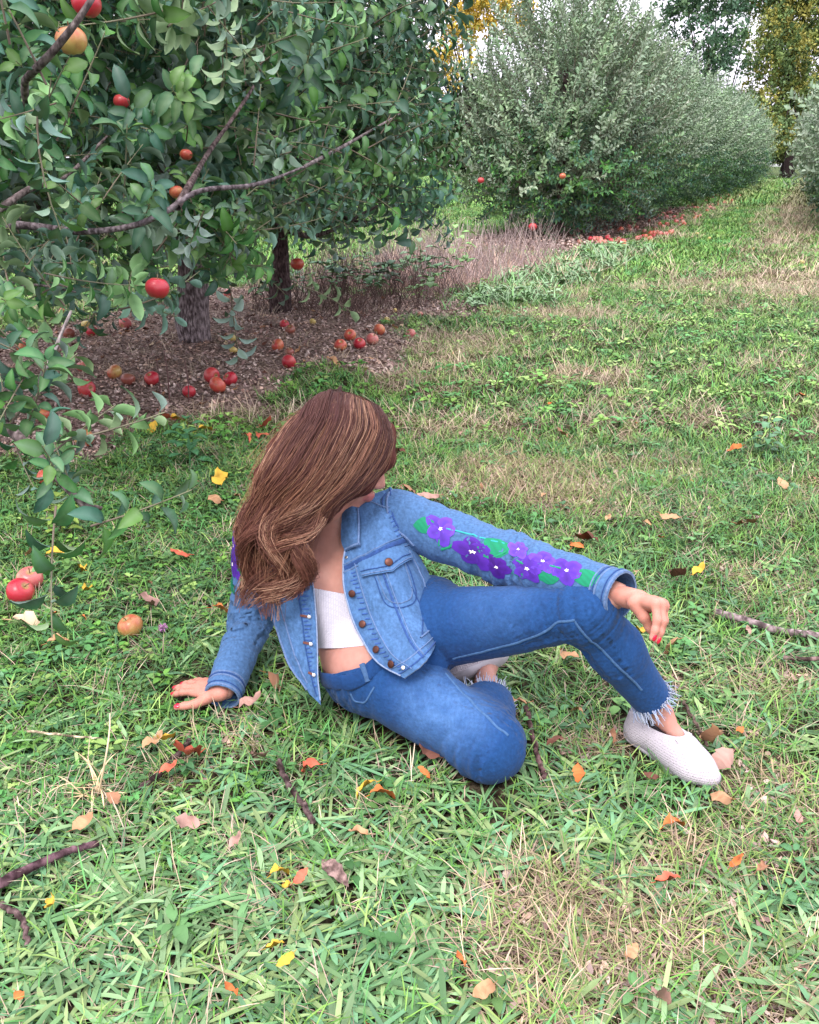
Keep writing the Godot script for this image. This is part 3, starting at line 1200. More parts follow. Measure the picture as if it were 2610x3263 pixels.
	orient(cs)
	each("seam", cs, blue, cl)
	var col_r := sheet([
		[Vector3(-0.291, 0.432, -1.868), Vector3(-0.264, 0.432, -1.857), Vector3(-0.239, 0.42, -1.858)],
		[Vector3(-0.295, 0.397, -1.817), Vector3(-0.262, 0.399, -1.796), Vector3(-0.23, 0.395, -1.794)],
		[Vector3(-0.282, 0.363, -1.787), Vector3(-0.256, 0.366, -1.766), Vector3(-0.231, 0.36, -1.764)]], 12, 14, denim_light * 0.92)
	obj("collar", shell(col_r, 0.005, pale).mesh(base), blue, jacket)

	# cuffs with rows of stitching, armhole seam
	var cuffs := MB.new()
	for e in [[l_elbow, lw, ldir], [r_elbow, rw, rdir]]:
		var fr := frame_of(e[2], Vector3.UP)
		for row in [[0.004, 0.005, pale], [0.012, 0.0025, dark * 1.4], [0.03, 0.0035, pale], [0.036, 0.003, dark * 1.4], [0.042, 0.0035, pale]]:
			var ring := PackedVector3Array()
			for k in 31:
				var g := TAU * k / 30.0
				ring.append(e[1] - e[2] * row[0] + (fr.x * cos(g) + fr.z * sin(g)) * 0.05)
			var s := on_field(jacket_field, ring, 0.0004)
			ribbon(cuffs, s[0], s[1], row[1], 0.0016, row[2])
	orient(cuffs)
	each("cuff_stitching", cuffs, blue, jacket)
	var arms := MB.new()
	strip(jacket_field, [Vector3(-0.041, 0.484, -1.932), Vector3(-0.051, 0.461, -1.891), Vector3(-0.044, 0.432, -1.847), Vector3(-0.026, 0.409, -1.816), Vector3(-0.001, 0.379, -1.804)], 30, 0.005, 0.002, pale, arms)
	strip(jacket_field, [Vector3(-0.05, 0.481, -1.931), Vector3(-0.06, 0.459, -1.89), Vector3(-0.054, 0.429, -1.846), Vector3(-0.035, 0.405, -1.814)], 30, 0.003, 0.0016, dark * 1.5, arms)
	orient(arms)
	each("armhole_seam", arms, blue, jacket)

	# painted violets on the sleeves
	var paint := mat(0.7, 0.35)
	var vio := Color(0.09, 0.028, 0.36)
	var gre := Color(0.012, 0.235, 0.12)
	var lf := [
		[Vector3(0.004, 0.438, -1.817), Vector3(0.055, 0.455, -1.791), 0.023],
		[Vector3(0.145, 0.422, -1.735), Vector3(0.212, 0.446, -1.68), 0.03],
		[Vector3(0.313, 0.442, -1.549), Vector3(0.361, 0.471, -1.518), 0.028],
		[Vector3(0.294, 0.435, -1.568), Vector3(0.248, 0.406, -1.599), 0.02],
		[Vector3(0.228, 0.405, -1.62), Vector3(0.192, 0.392, -1.637), 0.01]]
	for l in lf:
		painted_leaf(jacket, jacket_field, l[0], l[1], l[2], gre, paint)
	var stems := MB.new()
	strip(jacket_field, [Vector3(0.056, 0.44, -1.785), Vector3(0.058, 0.424, -1.768), Vector3(0.054, 0.405, -1.76)], 8, 0.005, 0.0008, gre, stems)
	strip(jacket_field, [Vector3(0.082, 0.442, -1.786), Vector3(0.118, 0.443, -1.765), Vector3(0.153, 0.443, -1.743), Vector3(0.2, 0.45, -1.703)], 12, 0.004, 0.0008, Color(0.03, 0.3, 0.32), stems)
	strip(jacket_field, [Vector3(0.058, 0.395, -1.756), Vector3(0.082, 0.405, -1.76), Vector3(0.097, 0.412, -1.763)], 8, 0.006, 0.0008, gre, stems)
	strip(jacket_field, [Vector3(0.161, 0.419, -1.68), Vector3(0.183, 0.435, -1.676), Vector3(0.198, 0.442, -1.678)], 8, 0.005, 0.0008, gre, stems)
	strip(jacket_field, [Vector3(0.212, 0.432, -1.653), Vector3(0.228, 0.431, -1.631), Vector3(0.26, 0.444, -1.614), Vector3(0.292, 0.457, -1.576)], 12, 0.004, 0.0008, gre, stems)
	orient(stems)
	each("painted_stem", stems, paint, jacket)
	for fl in [
		[Vector3(0.067, 0.443, -1.786), 0.042, 0.3, 1.25], [Vector3(0.122, 0.417, -1.711), 0.052, 1.1, 0.8], [Vector3(0.168, 0.4, -1.661), 0.037, 0.5, 0.62],
		[Vector3(0.226, 0.425, -1.618), 0.042, 0.0, 1.0], [Vector3(0.256, 0.463, -1.612), 0.041, 0.8, 1.3], [Vector3(0.302, 0.456, -1.566), 0.042, 0.2, 1.1],
		[Vector3(0.222, 0.457, -1.674), 0.029, 0.9, 1.4],
		[Vector3(-0.429, 0.388, -1.926), 0.041, 0.4, 1.1], [Vector3(-0.442, 0.289, -1.919), 0.041, 1.0, 0.9], [Vector3(-0.434, 0.34, -1.918), 0.035, 0.2, 1.1]]:
		flower(jacket, jacket_field, fl[0], fl[1], fl[2], Color(vio.r * fl[3], vio.g * fl[3] * fl[3], vio.b * fl[3]), paint)
	painted_leaf(jacket, jacket_field, Vector3(-0.446, 0.252, -1.936), Vector3(-0.443, 0.199, -1.936), 0.016, gre * 0.8, paint)
	painted_leaf(jacket, jacket_field, Vector3(-0.401, 0.289, -1.919), Vector3(-0.407, 0.248, -1.913), 0.012, gre, paint)


func wrinkle(mb: MB, amount: float, seed_: int) -> void:
	for i in mb.v.size():
		var p := mb.v[i]
		var q := Vector3(p.x * 500.0 + p.y * 380.0, (p.y - p.x * 0.7) * 130.0 + seed_ * 31.0, p.z * 200.0)
		var fold := lumps.get_noise_3dv(q)
		mb.v[i] += mb.n[i] * amount * (fold * 1.3 + 0.6 * lumps.get_noise_3dv(p * 700.0))
		mb.c[i] = mb.c[i] * (1.0 + 0.35 * lumps.get_noise_3dv(p * 420.0 + Vector3.ONE * 50.0) + 0.25 * lumps.get_noise_3dv(p * 1500.0))
	mb.smooth()


func sheet_at(mb: MB, nu: int, nv: int, u: float, v: float) -> Array:
	var a := clampf(u, 0, 1) * (nu - 1)
	var b := clampf(v, 0, 1) * (nv - 1)
	var i := mini(int(a), nu - 2)
	var j := mini(int(b), nv - 2)
	var fa := a - i
	var fb := b - j
	var k := i * nv + j
	var p := mb.v[k].lerp(mb.v[k + 1], fb).lerp(mb.v[k + nv].lerp(mb.v[k + nv + 1], fb), fa)
	var n := mb.n[k].lerp(mb.n[k + 1], fb).lerp(mb.n[k + nv].lerp(mb.n[k + nv + 1], fb), fa).normalized()
	return [p, n]


func on_sheet(out: MB, mb: MB, nu: int, nv: int, uvs: Array, width: float, high: float, col: Color, count := 30) -> void:
	var ctrl := []
	for q in uvs:
		ctrl.append(Vector3(q[0], q[1], 0))
	var pts := PackedVector3Array()
	var nr := PackedVector3Array()
	for q in curve_points(ctrl, count):
		var s := sheet_at(mb, nu, nv, q.x, q.y)
		pts.append(s[0])
		nr.append(s[1])
	ribbon(out, pts, nr, width, high, col)


func build_shoes(who: Node3D) -> void:
	var knit := mat(0.85, 0.3)
	var im := Image.create(128, 128, false, Image.FORMAT_RGBA8)
	for y in 128:
		for x in 128:
			var cx := fmod(x + (8 if int(y / 16.0) % 2 else 0), 16.0) - 8.0
			var cy := fmod(float(y), 16.0) - 8.0
			var g := smoothstep(2.5, 5.5, Vector2(cx, cy).length())
			im.set_pixel(x, y, Color(g, g, g))
	im.bump_map_to_normal_map(5.0)
	knit.normal_enabled = true
	knit.normal_texture = ImageTexture.create_from_image(im)
	knit.uv1_triplanar = true
	knit.uv1_scale = Vector3.ONE * 24.0
	var rubber := mat(0.6, 0.4)
	var l_heel := Vector3(0.511, 0.03, -1.611)
	var l_toe := Vector3(0.627, 0.022, -1.454)
	var r_heel := Vector3(0.205, 0.085, -1.837)
	var r_toe := Vector3(0.07, 0.06, -1.766)
	for s in [[l_heel, l_toe, Vector3(0.05, 1, 0.12), l_ankle], [r_heel, r_toe, Vector3(0.35, 0.5, -0.75), r_ankle]]:
		var a: Vector3 = s[0]
		var d: Vector3 = (s[1] - a).normalized()
		var L: float = a.distance_to(s[1])
		var u: Vector3 = (s[2] - d * d.dot(s[2])).normalized()
		var w := d.cross(u)
		var f := Field.new()
		f.k = 0.03
		f.bone(a + u * 0.004, a + u * 0.034, 0.036, 0.03)
		f.bone(a + d * 0.03 + u * 0.014, a + d * L * 0.55 + u * 0.01, 0.038, 0.039, u, 1.0)
		f.bone(a + d * L * 0.5 + u * 0.004, a + d * L * 0.76 + u * 0.0, 0.038, 0.038, u, 1.3)
		f.bone(a + d * L * 0.76, a + d * (L - 0.012) - u * 0.002, 0.037, 0.021, u, 1.35)
		f.bone(a + d * L * 0.3 + u * 0.02, a + d * L * 0.55 + u * 0.022, 0.03, 0.027)
		var mb := MB.new()
		f.net(0.006, mb, Color(0.46, 0.42, 0.47))
		var foot := s[3] as Vector3
		mb = clip(mb, func(p: Vector3) -> float:
			var q := p - a
			var t := q.dot(d) / L
			var h := q.dot(u)
			var line := lerpf(0.06, 0.04, smoothstep(-0.15, 0.2, t))
			var o := q.dot(w)
			return maxf(line - h, (Vector2((t - 0.2) / 0.36, o / 0.026).length() - 1.0) * 0.02))
		mb = clip(mb, func(p: Vector3) -> float: return (p - a).dot(u) + 0.013)
		var shoe := obj("shoe", shell(mb, 0.0035, Color(0.5, 0.46, 0.51)).mesh(base), knit, who)
		var sf := Field.new()
		sf.k = 0.02
		sf.bone(a - u * 0.012, a + d * L * 0.6 - u * 0.012, 0.036, 0.039, u, 1.9)
		sf.bone(a + d * L * 0.6 - u * 0.012, a + d * (L - 0.014) - u * 0.009, 0.038, 0.023, u, 1.9)
		var so := MB.new()
		sf.net(0.007, so, Color(0.47, 0.44, 0.49))
		so = clip(so, func(p: Vector3) -> float: return -0.003 - (p - a).dot(u))
		obj("sole", so.mesh(base), rubber, shoe)
		# tongue rib
		var rib := MB.new()
		strip(f, [a + d * L * 0.56 + u * 0.06 - w * 0.026, a + d * L * 0.6 + u * 0.066, a + d * L * 0.56 + u * 0.06 + w * 0.026], 14, 0.012, 0.0022, Color(0.52, 0.48, 0.53), rib)
		orient(rib)
		obj("tongue_rib", rib.mesh(base), rubber, shoe)


func hair_guide(guides: Array, u: float) -> Array:
	var last := guides.size() - 1
	var k := mini(int(u), last - 1)
	var out := []
	for j in 8:
		var a: Vector3 = guides[k][j]
		out.append(a.cubic_interpolate(guides[k + 1][j], guides[maxi(k - 1, 0)][j], guides[mini(k + 2, last)][j], u - k))
	return out


func build_hair(who: Node3D) -> void:
	var r := RandomNumberGenerator.new()
	r.seed = 31
	# guides across the head, from the front lock to the back of the head
	var guides := [
		[Vector3(-0.14, 0.667, -2.049), Vector3(-0.048, 0.633, -1.912), Vector3(-0.051, 0.588, -1.839), Vector3(-0.101, 0.542, -1.794), Vector3(-0.169, 0.496, -1.781), Vector3(-0.215, 0.435, -1.767), Vector3(-0.238, 0.371, -1.741), Vector3(-0.27, 0.307, -1.721)],
		[Vector3(-0.152, 0.672, -2.051), Vector3(-0.083, 0.657, -1.889), Vector3(-0.098, 0.613, -1.817), Vector3(-0.139, 0.555, -1.778), Vector3(-0.197, 0.501, -1.767), Vector3(-0.243, 0.435, -1.756), Vector3(-0.269, 0.37, -1.736), Vector3(-0.297, 0.312, -1.723)],
		[Vector3(-0.161, 0.674, -2.052), Vector3(-0.128, 0.671, -1.878), Vector3(-0.149, 0.622, -1.805), Vector3(-0.188, 0.562, -1.775), Vector3(-0.241, 0.504, -1.768), Vector3(-0.285, 0.433, -1.761), Vector3(-0.307, 0.358, -1.736), Vector3(-0.324, 0.268, -1.716)],
		[Vector3(-0.168, 0.675, -2.052), Vector3(-0.175, 0.673, -1.89), Vector3(-0.206, 0.622, -1.821), Vector3(-0.243, 0.561, -1.791), Vector3(-0.292, 0.499, -1.793), Vector3(-0.326, 0.431, -1.793), Vector3(-0.338, 0.342, -1.757), Vector3(-0.339, 0.214, -1.716)],
		[Vector3(-0.177, 0.674, -2.052), Vector3(-0.218, 0.67, -1.91), Vector3(-0.258, 0.623, -1.854), Vector3(-0.295, 0.561, -1.823), Vector3(-0.332, 0.495, -1.829), Vector3(-0.357, 0.429, -1.824), Vector3(-0.35, 0.346, -1.785), Vector3(-0.347, 0.234, -1.735)],
		[Vector3(-0.182, 0.669, -2.061), Vector3(-0.255, 0.646, -1.965), Vector3(-0.297, 0.599, -1.914), Vector3(-0.33, 0.543, -1.875), Vector3(-0.352, 0.482, -1.867), Vector3(-0.375, 0.424, -1.865), Vector3(-0.363, 0.366, -1.82), Vector3(-0.343, 0.314, -1.778)],
		[Vector3(-0.179, 0.663, -2.048), Vector3(-0.269, 0.625, -2.032), Vector3(-0.319, 0.57, -1.978), Vector3(-0.349, 0.516, -1.935), Vector3(-0.363, 0.464, -1.914), Vector3(-0.376, 0.417, -1.895), Vector3(-0.363, 0.369, -1.854), Vector3(-0.335, 0.34, -1.81)],
		[Vector3(-0.169, 0.654, -2.065), Vector3(-0.248, 0.616, -2.072), Vector3(-0.293, 0.543, -2.032), Vector3(-0.327, 0.482, -1.996), Vector3(-0.348, 0.437, -1.968), Vector3(-0.358, 0.404, -1.943), Vector3(-0.343, 0.369, -1.908), Vector3(-0.322, 0.34, -1.864)]]
	var G := guides.size()
	var P := 8
	# the mass of hair beneath
	var f := Field.new()
	f.k = 0.025
	f.bone(head - face_fwd * 0.03 + face_up * 0.034, head + face_fwd * 0.012 + face_up * 0.034, 0.089, 0.086, face_side, 1.06)
	for gi in G:
		var g: Array = guides[gi]
		for j in range(1, 5):
			var p: Vector3 = g[j]
			var q: Vector3 = g[j + 1]
			var inward := (head - (p + q) * 0.5)
			var back := -view_back * 0.02
			f.bone(p + back, q + back, 0.017 if j < 4 else 0.014, 0.017 if j < 3 else 0.008)
	f.bend = func(p: Vector3) -> float: return 0.0015 * lumps.get_noise_3d((p.x + p.y * 0.9) * 1400.0, (p.y - p.x * 0.9) * 200.0, p.z * 500.0)
	var cap := MB.new()
	f.net(0.0085, cap, Color(0.075, 0.03, 0.024))
	var gloss := mat(0.45, 0.32)
	var hair := obj("hair", cap.mesh(base), mat(0.85, 0.15), who)
	# locks: bundles of fine strands
	var st := MB.new()
	var skull := Field.new()
	skull.bone(head - face_fwd * 0.03 + face_up * 0.034, head + face_fwd * 0.012 + face_up * 0.034, 0.092, 0.089, face_side, 1.06)
	var bunches := [0.25, 0.95, 1.6, 2.3, 3.0, 3.6, 4.2, 5.0, 5.8, 6.6]
	var ways := []
	for b in bunches.size():
		ways.append([r.randf() * TAU, r.randf_range(1.5, 2.3) * (1.0 if b % 3 else -1.0), r.randf_range(0.036, 0.058) * (1.0 if bunches[b] < 3.3 else 0.6)])
	var mid_root := Color(0.065, 0.028, 0.027)
	var mid_tip := Color(0.14, 0.057, 0.041)
	for k in 330:
		var u := r.randf() * (G - 1)
		if k < 30:
			u = 0.05 + r.randf() * 0.9
		var near_bunch := 0
		for b in bunches.size():
			if absf(bunches[b] - u) < absf(bunches[near_bunch] - u):
				near_bunch = b
		var lift := r.randf_range(-0.003, 0.01) + (r.randf_range(0.004, 0.016) if r.randf() < 0.15 else 0.0)
		var stop := r.randf_range(0.93, 1.0) if r.randf() < 0.8 else r.randf_range(0.6, 0.9)
		var way: Array = ways[near_bunch]
		var phase: float = way[0] + r.randf_range(-0.5, 0.5)
		var freq: float = way[1] * r.randf_range(0.9, 1.1)
		var size: float = way[2] * r.randf_range(0.75, 1.15)
		var spread := r.randf_range(0.004, 0.009)
		var gather := r.randf_range(0.8, 0.96)
		var root := Color(0.045, 0.019, 0.02).lerp(Color(0.08, 0.034, 0.033), r.randf())
		var tip := Color(0.085, 0.031, 0.023).lerp(Color(0.17, 0.068, 0.048), r.randf())
		if r.randf() > (0.7 if u < 2.2 else 0.86) or k < 20:
			tip = Color(0.68, 0.42, 0.28).lerp(Color(0.33, 0.155, 0.1), r.randf())
			root = root.lerp(tip, 0.55)
		for s in r.randi_range(9, 14):
			var u2 := clampf(u + r.randf_range(-0.22, 0.22), 0.0, G - 1.0)
			var off := Vector3(r.randf_range(-1, 1), r.randf_range(-1, 1), r.randf_range(-1, 1)) * spread
			var n := 30
			var raw := curve_points(hair_guide(guides, u2), n)
			var mid := curve_points(hair_guide(guides, bunches[near_bunch]), n)
			var pts := PackedVector3Array()
			var e := stop * r.randf_range(0.93, 1.0)
			for i in n:
				var t := i / (n - 1.0)
				if t > e:
					break
				var p := raw[i].lerp(mid[i], smoothstep(0.5, 0.95, t) * gather)
				var tan := (raw[mini(i + 1, n - 1)] - raw[maxi(i - 1, 0)]).normalized()
				var out := (view_back - tan * tan.dot(view_back)).normalized()
				var sid := tan.cross(out)
				var w := smoothstep(0.42, 0.9, t) * size
				var ph := phase + freq * TAU * (t - 0.4) * (1.0 + 0.5 * t) + s * 0.04
				p += off * (0.4 + 0.7 * sin(minf(t * 1.6, 1.0) * PI * 0.5)) + out * (lift + 0.004 + w * 0.8 * cos(ph)) + sid * (w * sin(ph) + 0.0025 * sin(t * 15.0 + s + phase))
				var g := skull.one(0, p)
				if g < 0.001 + lift * 0.3:
					p += skull.normal(p, PackedInt32Array([0])) * (0.002 + maxf(lift, 0.0) * 0.4 - g)
				pts.append(p)
			if pts.size() < 5:
				continue
			var mixed := r.randf_range(0.0, 0.55)
			tube(st, pts, 0.0008, 0.0005, 3, root.lerp(mid_root, mixed) * r.randf_range(0.8, 1.25), tip.lerp(mid_tip, mixed) * r.randf_range(0.8, 1.25))
	# fine flyaway hairs
	for k in 520:
		var gi := r.randi_range(0, G - 2)
		var gf := r.randf()
		var ctrl := []
		var wild := Vector3(r.randf_range(-1, 1), r.randf_range(-0.6, 1), r.randf_range(-0.5, 1)) * 0.04
		var j0 := r.randi_range(0, 3)
		for j in range(j0, mini(j0 + 4, P)):
			var a: Vector3 = guides[gi][j]
			ctrl.append(a.lerp(guides[gi + 1][j], gf) + view_back * 0.01 + wild * ((j - j0) / 3.0))
		tube(st, curve_points(ctrl, 14), 0.0004, 0.0003, 3, Color(0.12, 0.05, 0.035), Color(0.25, 0.12, 0.07))
	tag(obj("hair_strands", st.mesh(base), gloss, hair), "", "", "", "stuff")


# ---------------------------------------------------------------- ground
var row_at := Vector3(-1.564, 0, -6.347)  # foot of the nearest tree of the row
var row_dir := Vector3(0.394, 0, -0.919)
var row_side := Vector3(0.919, 0, 0.394)


func on_row(a: float, s: float, h := 0.0) -> Vector3:
	return row_at + row_dir * a + row_side * s + Vector3(0, h, 0)


func ground_height(p: Vector3) -> float:
	var far := smoothstep(0.7, 1.6, Vector2(p.x - base.x - 0.1, p.z - base.z).length())
	return far * (0.035 * patches.get_noise_2d(p.x * 0.6, p.z * 0.6) + 0.01 * rough_noise.get_noise_2d(p.x * 0.25, p.z * 0.25)) - 0.004


var dry_spots := [
	[Vector3(0.294, 0, -1.096), 0.17, 0.15, 1.0], [Vector3(0.235, 0, -0.978), 0.12, 0.1, 0.8], [Vector3(0.547, 0, -1.269), 0.14, 0.07, 0.9], [Vector3(0.509, 0, -1.096), 0.1, 0.12, 0.6],
	[Vector3(0.478, 0, -3.336), 0.36, 0.3, 0.9], [Vector3(0.657, 0, -3.146), 0.24, 0.22, 0.8], [Vector3(1.096, 0, -5.107), 0.3, 0.25, 1.0], [Vector3(2.678, 0, -9.01), 0.55, 0.35, 0.7],
	[Vector3(1.187, 0, -7.4), 0.6, 0.35, 0.75], [Vector3(0.324, 0, -6.083), 0.5, 0.7, 0.75], [Vector3(0.077, 0, -5.083), 0.4, 0.4, 0.6], [Vector3(0.406, 0, -1.588), 0.12, 0.06, 0.9],
	[Vector3(0.272, 0, -4.087), 0.4, 0.25, 0.6], [Vector3(1.409, 0, -4.257), 0.3, 0.2, 0.5], [Vector3(0.979, 0, -3.484), 0.25, 0.2, 0.4], [Vector3(-0.774, 0, -4.257), 0.6, 0.16, 0.8], [Vector3(3.979, 0, -9.376), 1.2, 1.4, 0.8], [Vector3(0.86, 0, -1.821), 0.2, 0.1, 0.5], [Vector3(1.131, 0, -2.391), 0.25, 0.12, 0.4], [Vector3(-0.208, 0, -1.211), 0.07, 0.035, 0.7], [Vector3(0.759, 0, -1.398), 0.12, 0.2, 0.55], [Vector3(0.548, 0, -0.987), 0.12, 0.08, 0.7], [Vector3(-0.53, 0, -1.484), 0.1, 0.04, 0.5], [Vector3(-0.406, 0, -1.613), 0.1, 0.04, 0.4]]


func zone(p: Vector3) -> Dictionary:  # what grows where
	var q := p - row_at
	var a := q.dot(row_dir)
	var s := q.dot(row_side)
	var n := patches.get_noise_2d(p.x, p.z)
	var n2 := patches.get_noise_2d(s * 2.0 + 50.0, a * (2.3 if p.z > -3.0 else 0.8))
	var half := lerpf(1.1, 1.45, smoothstep(-2.8, -1.2, a)) * lerpf(1.0, 0.8, smoothstep(1.0, 3.0, a))
	var soil := 1.0 - smoothstep(-0.12, 0.2, absf(s) - half - n * 0.7 - n2 * 0.3)
	soil *= smoothstep(-4.0, -3.0, a + n)
	var straw := soil * smoothstep(2.0, 3.4, a) * (1.0 - smoothstep(6.4, 7.6, a))
	var under := soil * smoothstep(6.8, 8.0, a)
	soil *= 1.0 - smoothstep(2.0, 3.4, a)
	var dry := 0.0
	for d: Array in dry_spots:
		var o: Vector3 = p - d[0]
		var g := Vector2(o.x / d[1], o.z / d[2]).length() + n2 * 0.5
		dry = maxf(dry, d[3] * (1.0 - smoothstep(0.55, 1.25, g)))
	dry = maxf(dry, 0.26 * smoothstep(0.18, 0.42, n2) * smoothstep(1.9, 3.0, -p.z))
	if a > 3.0:
		dry = maxf(dry, lerpf(0.45, 0.8, smoothstep(6.0, 14.0, a)) * (1.0 - smoothstep(0.2, 0.75, absf(s - 3.75 + n * 0.6))))
		dry = maxf(dry, 0.4 * (1.0 - smoothstep(0.1, 0.5, absf(s - 1.75 - n * 0.5))))
	return {"soil": soil, "straw": straw, "under": under, "dry": dry, "n": n, "n2": n2, "a": a, "s": s}


func build_ground() -> void:
	var xs := []
	var zs := []
	var x := -6.0
	while x < 8.0:
		xs.append(x)
		x += 0.1
	var st := 0.1
	while x < 170.0:
		xs.append(x)
		st *= 1.22
		x += st
	st = 0.1
	x = -6.0
	while x > -170.0:
		st *= 1.22
		x -= st
		xs.push_front(x)
	var z := 0.6
	while z > -11.0:
		zs.append(z)
		z -= 0.08
	st = 0.08
	while z > -260.0:
		zs.append(z)
		st *= 1.06
		z -= st
	zs.push_front(4.0)
	zs.push_front(40.0)
	var mb := MB.new()
	for j in zs.size():
		for i in xs.size():
			var p := Vector3(xs[i], 0, zs[j])
			p.y = ground_height(p)
			var c := Color(0.085, 0.07, 0.045)
			if absf(p.x) < 30.0 and p.z < 1.0 and p.z > -70.0:
				var q := zone(p)
				c = c.lerp(Color(0.27, 0.2, 0.125), q.dry * 0.8)
				c = c.lerp(Color(0.42, 0.31, 0.275), q.soil)
				c = c.lerp(Color(0.5, 0.39, 0.37), q.straw)
				c = c.lerp(Color(0.26, 0.17, 0.14), q.under)
				if p.z < -9.0:
					c = c.lerp(Color(0.13, 0.2, 0.07), 0.6 * (1.0 - maxf(q.dry, maxf(q.straw, q.under))))
			else:
				c = Color(0.14, 0.2, 0.08)
			mb.add(p, Vector3.UP, c)
	var w := xs.size()
	for j in zs.size() - 1:
		for i in w - 1:
			mb.quad(j * w + i, j * w + i + 1, (j + 1) * w + i + 1, (j + 1) * w + i)
	mb.smooth()
	var m := mat(0.95, 0.2)
	m.albedo_texture = noise_texture(512, 0.03, 5, Color(0.45, 0.42, 0.4), Color(1, 1, 1), 12, 1.6)
	m.uv1_triplanar = true
	m.uv1_world_triplanar = true
	m.uv1_scale = Vector3.ONE * 1.7
	m.normal_enabled = true
	m.normal_texture = noise_texture(512, 0.05, 5, Color.BLACK, Color.WHITE, 13, 1.0, true, 9.0)
	tag(obj("ground", mb.mesh(), m), "", "", "", "structure")


# ---------------------------------------------------------------- leaves and trees
func leaf_shape(mb: MB, f: Transform3D, long: float, wide: float, fold: float, droop: float, top: Color, under: Color, rows := 5, teeth := 0.0) -> void:
	# runs along y from its stalk, face towards z; two skins so that each side has its own colour
	for side in 2:
		var up := 1.0 if side == 0 else -1.0
		var col := top if side == 0 else under
		var start := mb.v.size()
		for i in rows + 1:
			var t := float(i) / rows
			var w := wide * 0.5 * pow(maxf(sin(pow(t, 0.8) * PI), 0.0), 0.75)
			if teeth > 0.0 and i % 2 == 1:
				w *= 1.0 - teeth
			var ang := -droop * t
			var y := long * (sin(absf(ang)) / maxf(absf(ang), 0.01)) * t
			var zz := long * t * t * -droop * 0.5
			var tangent := Vector3(0, cos(ang), sin(ang))
			var up_n := Vector3(0, -sin(ang), cos(ang))
			for j in [-1.0, 0.0, 1.0]:
				var p := Vector3(j * w * cos(fold), y, zz) + up_n * (absf(j) * w * sin(fold) + up * 0.0004 + 0.06 * long * sin(t * 9.0 + j * 2.0) * absf(j) * 0.5)
				var n := (up_n - Vector3(j * sin(fold) * 0.8, 0, 0)) * up
				var shade := col if j != 0.0 else col.lerp(under if side == 0 else top, 0.35)
				shade = shade * (1.0 + 0.3 * lumps.get_noise_3d(t * 90.0 + fold * 300.0, j * 30.0, droop * 200.0))
				mb.add(f * p, (f.basis * n).normalized(), shade)
		for i in rows:
			for j in 2:
				var a := start + i * 3 + j
				if side == 0:
					mb.quad(a, a + 1, a + 4, a + 3)
				else:
					mb.quad(a, a + 3, a + 4, a + 1)


func random_dir(r: RandomNumberGenerator) -> Vector3:
	var y := r.randf_range(-1, 1)
	var g := r.randf() * TAU
	return Vector3(cos(g) * sqrt(1 - y * y), y, sin(g) * sqrt(1 - y * y))


class Shoot:
	var stem: ArrayMesh
	var leaves: ArrayMesh
	var spots := []  # [where, which leaf]


var leaf_kinds := {}


func make_shoots(kind: String, count: int, long: float, leaf_n: int, leaf_len: float, palette: Array, rise: float, droop: float, rows: int) -> Array:
	var r := RandomNumberGenerator.new()
	r.seed = hash(kind) % 10000
	var singles := []
	for k in 6:
		var one := MB.new()
		var pick: Array = palette[k % palette.size()]
		leaf_shape(one, Transform3D(), leaf_len * r.randf_range(0.85, 1.15), leaf_len * r.randf_range(0.48, 0.6), r.randf_range(0.15, 0.85), droop * r.randf_range(0.4, 1.5), pick[0], pick[1], rows, 0.08 if rows > 4 else 0.0)
		singles.append(one)
	var meshes := []
	for s: MB in singles:
		meshes.append(s.mesh())
	leaf_kinds[kind] = meshes
	var out := []
	for c in count:
		var sh := Shoot.new()
		var pts := PackedVector3Array()
		var bendy := Vector3(r.randf_range(-1, 1), 0, r.randf_range(-1, 1)) * long * 0.25
		for i in 6:
			var t := i / 5.0
			pts.append(Vector3(0, long * t, 0) + bendy * t * t)
		var st := MB.new()
		tube(st, pts, long * 0.011, long * 0.005, 4, Color(0.16, 0.12, 0.1), Color(0.2, 0.2, 0.13))
		var lv := MB.new()
		for i in leaf_n:
			var t := lerpf(0.08, 1.0, (i + r.randf() * 0.6) / leaf_n)
			var k := clampi(int(t * 5.0), 0, 4)
			var p := pts[k].lerp(pts[k + 1], t * 5.0 - k)
			var g := i * 2.4 + r.randf_range(-0.5, 0.5)
			var outw := Vector3(cos(g), 0, sin(g))
			var dir := (outw + Vector3(0, rise * r.randf_range(0.5, 1.4) + 0.8 * t * t, 0)).normalized()
			var fr := frame_of(dir, Vector3(0, 1, 0) + outw * -0.3 + random_dir(r) * 0.35)
			var place := Transform3D(fr.scaled_local(Vector3.ONE * r.randf_range(0.75, 1.15)), p + dir * leaf_len * 0.12)
			var which := r.randi_range(0, 5)
			lv.join(singles[which], place)
			sh.spots.append([place, which])
			tube(st, PackedVector3Array([p, p + dir * leaf_len * 0.14]), 0.0014 * leaf_len / 0.08, 0.0011 * leaf_len / 0.08, 3, Color(0.2, 0.22, 0.1), Color(0.2, 0.26, 0.1))
		sh.stem = st.mesh()
		sh.leaves = lv.mesh()
		out.append(sh)
	return out


func in_view(p: Vector3, margin := 0.0) -> bool:
	var q := p - eye
	var d := -q.dot(view_back)
	if d < 0.2:
		return false
	var y := q.y * view_back.z - q.z * view_back.y * -1.0 * -1.0
	var upv := Vector3(0, view_back.z, -view_back.y)
	y = q.dot(upv) / d
	return absf(q.x) / d < 0.48 + margin and absf(y) < 0.6 + margin


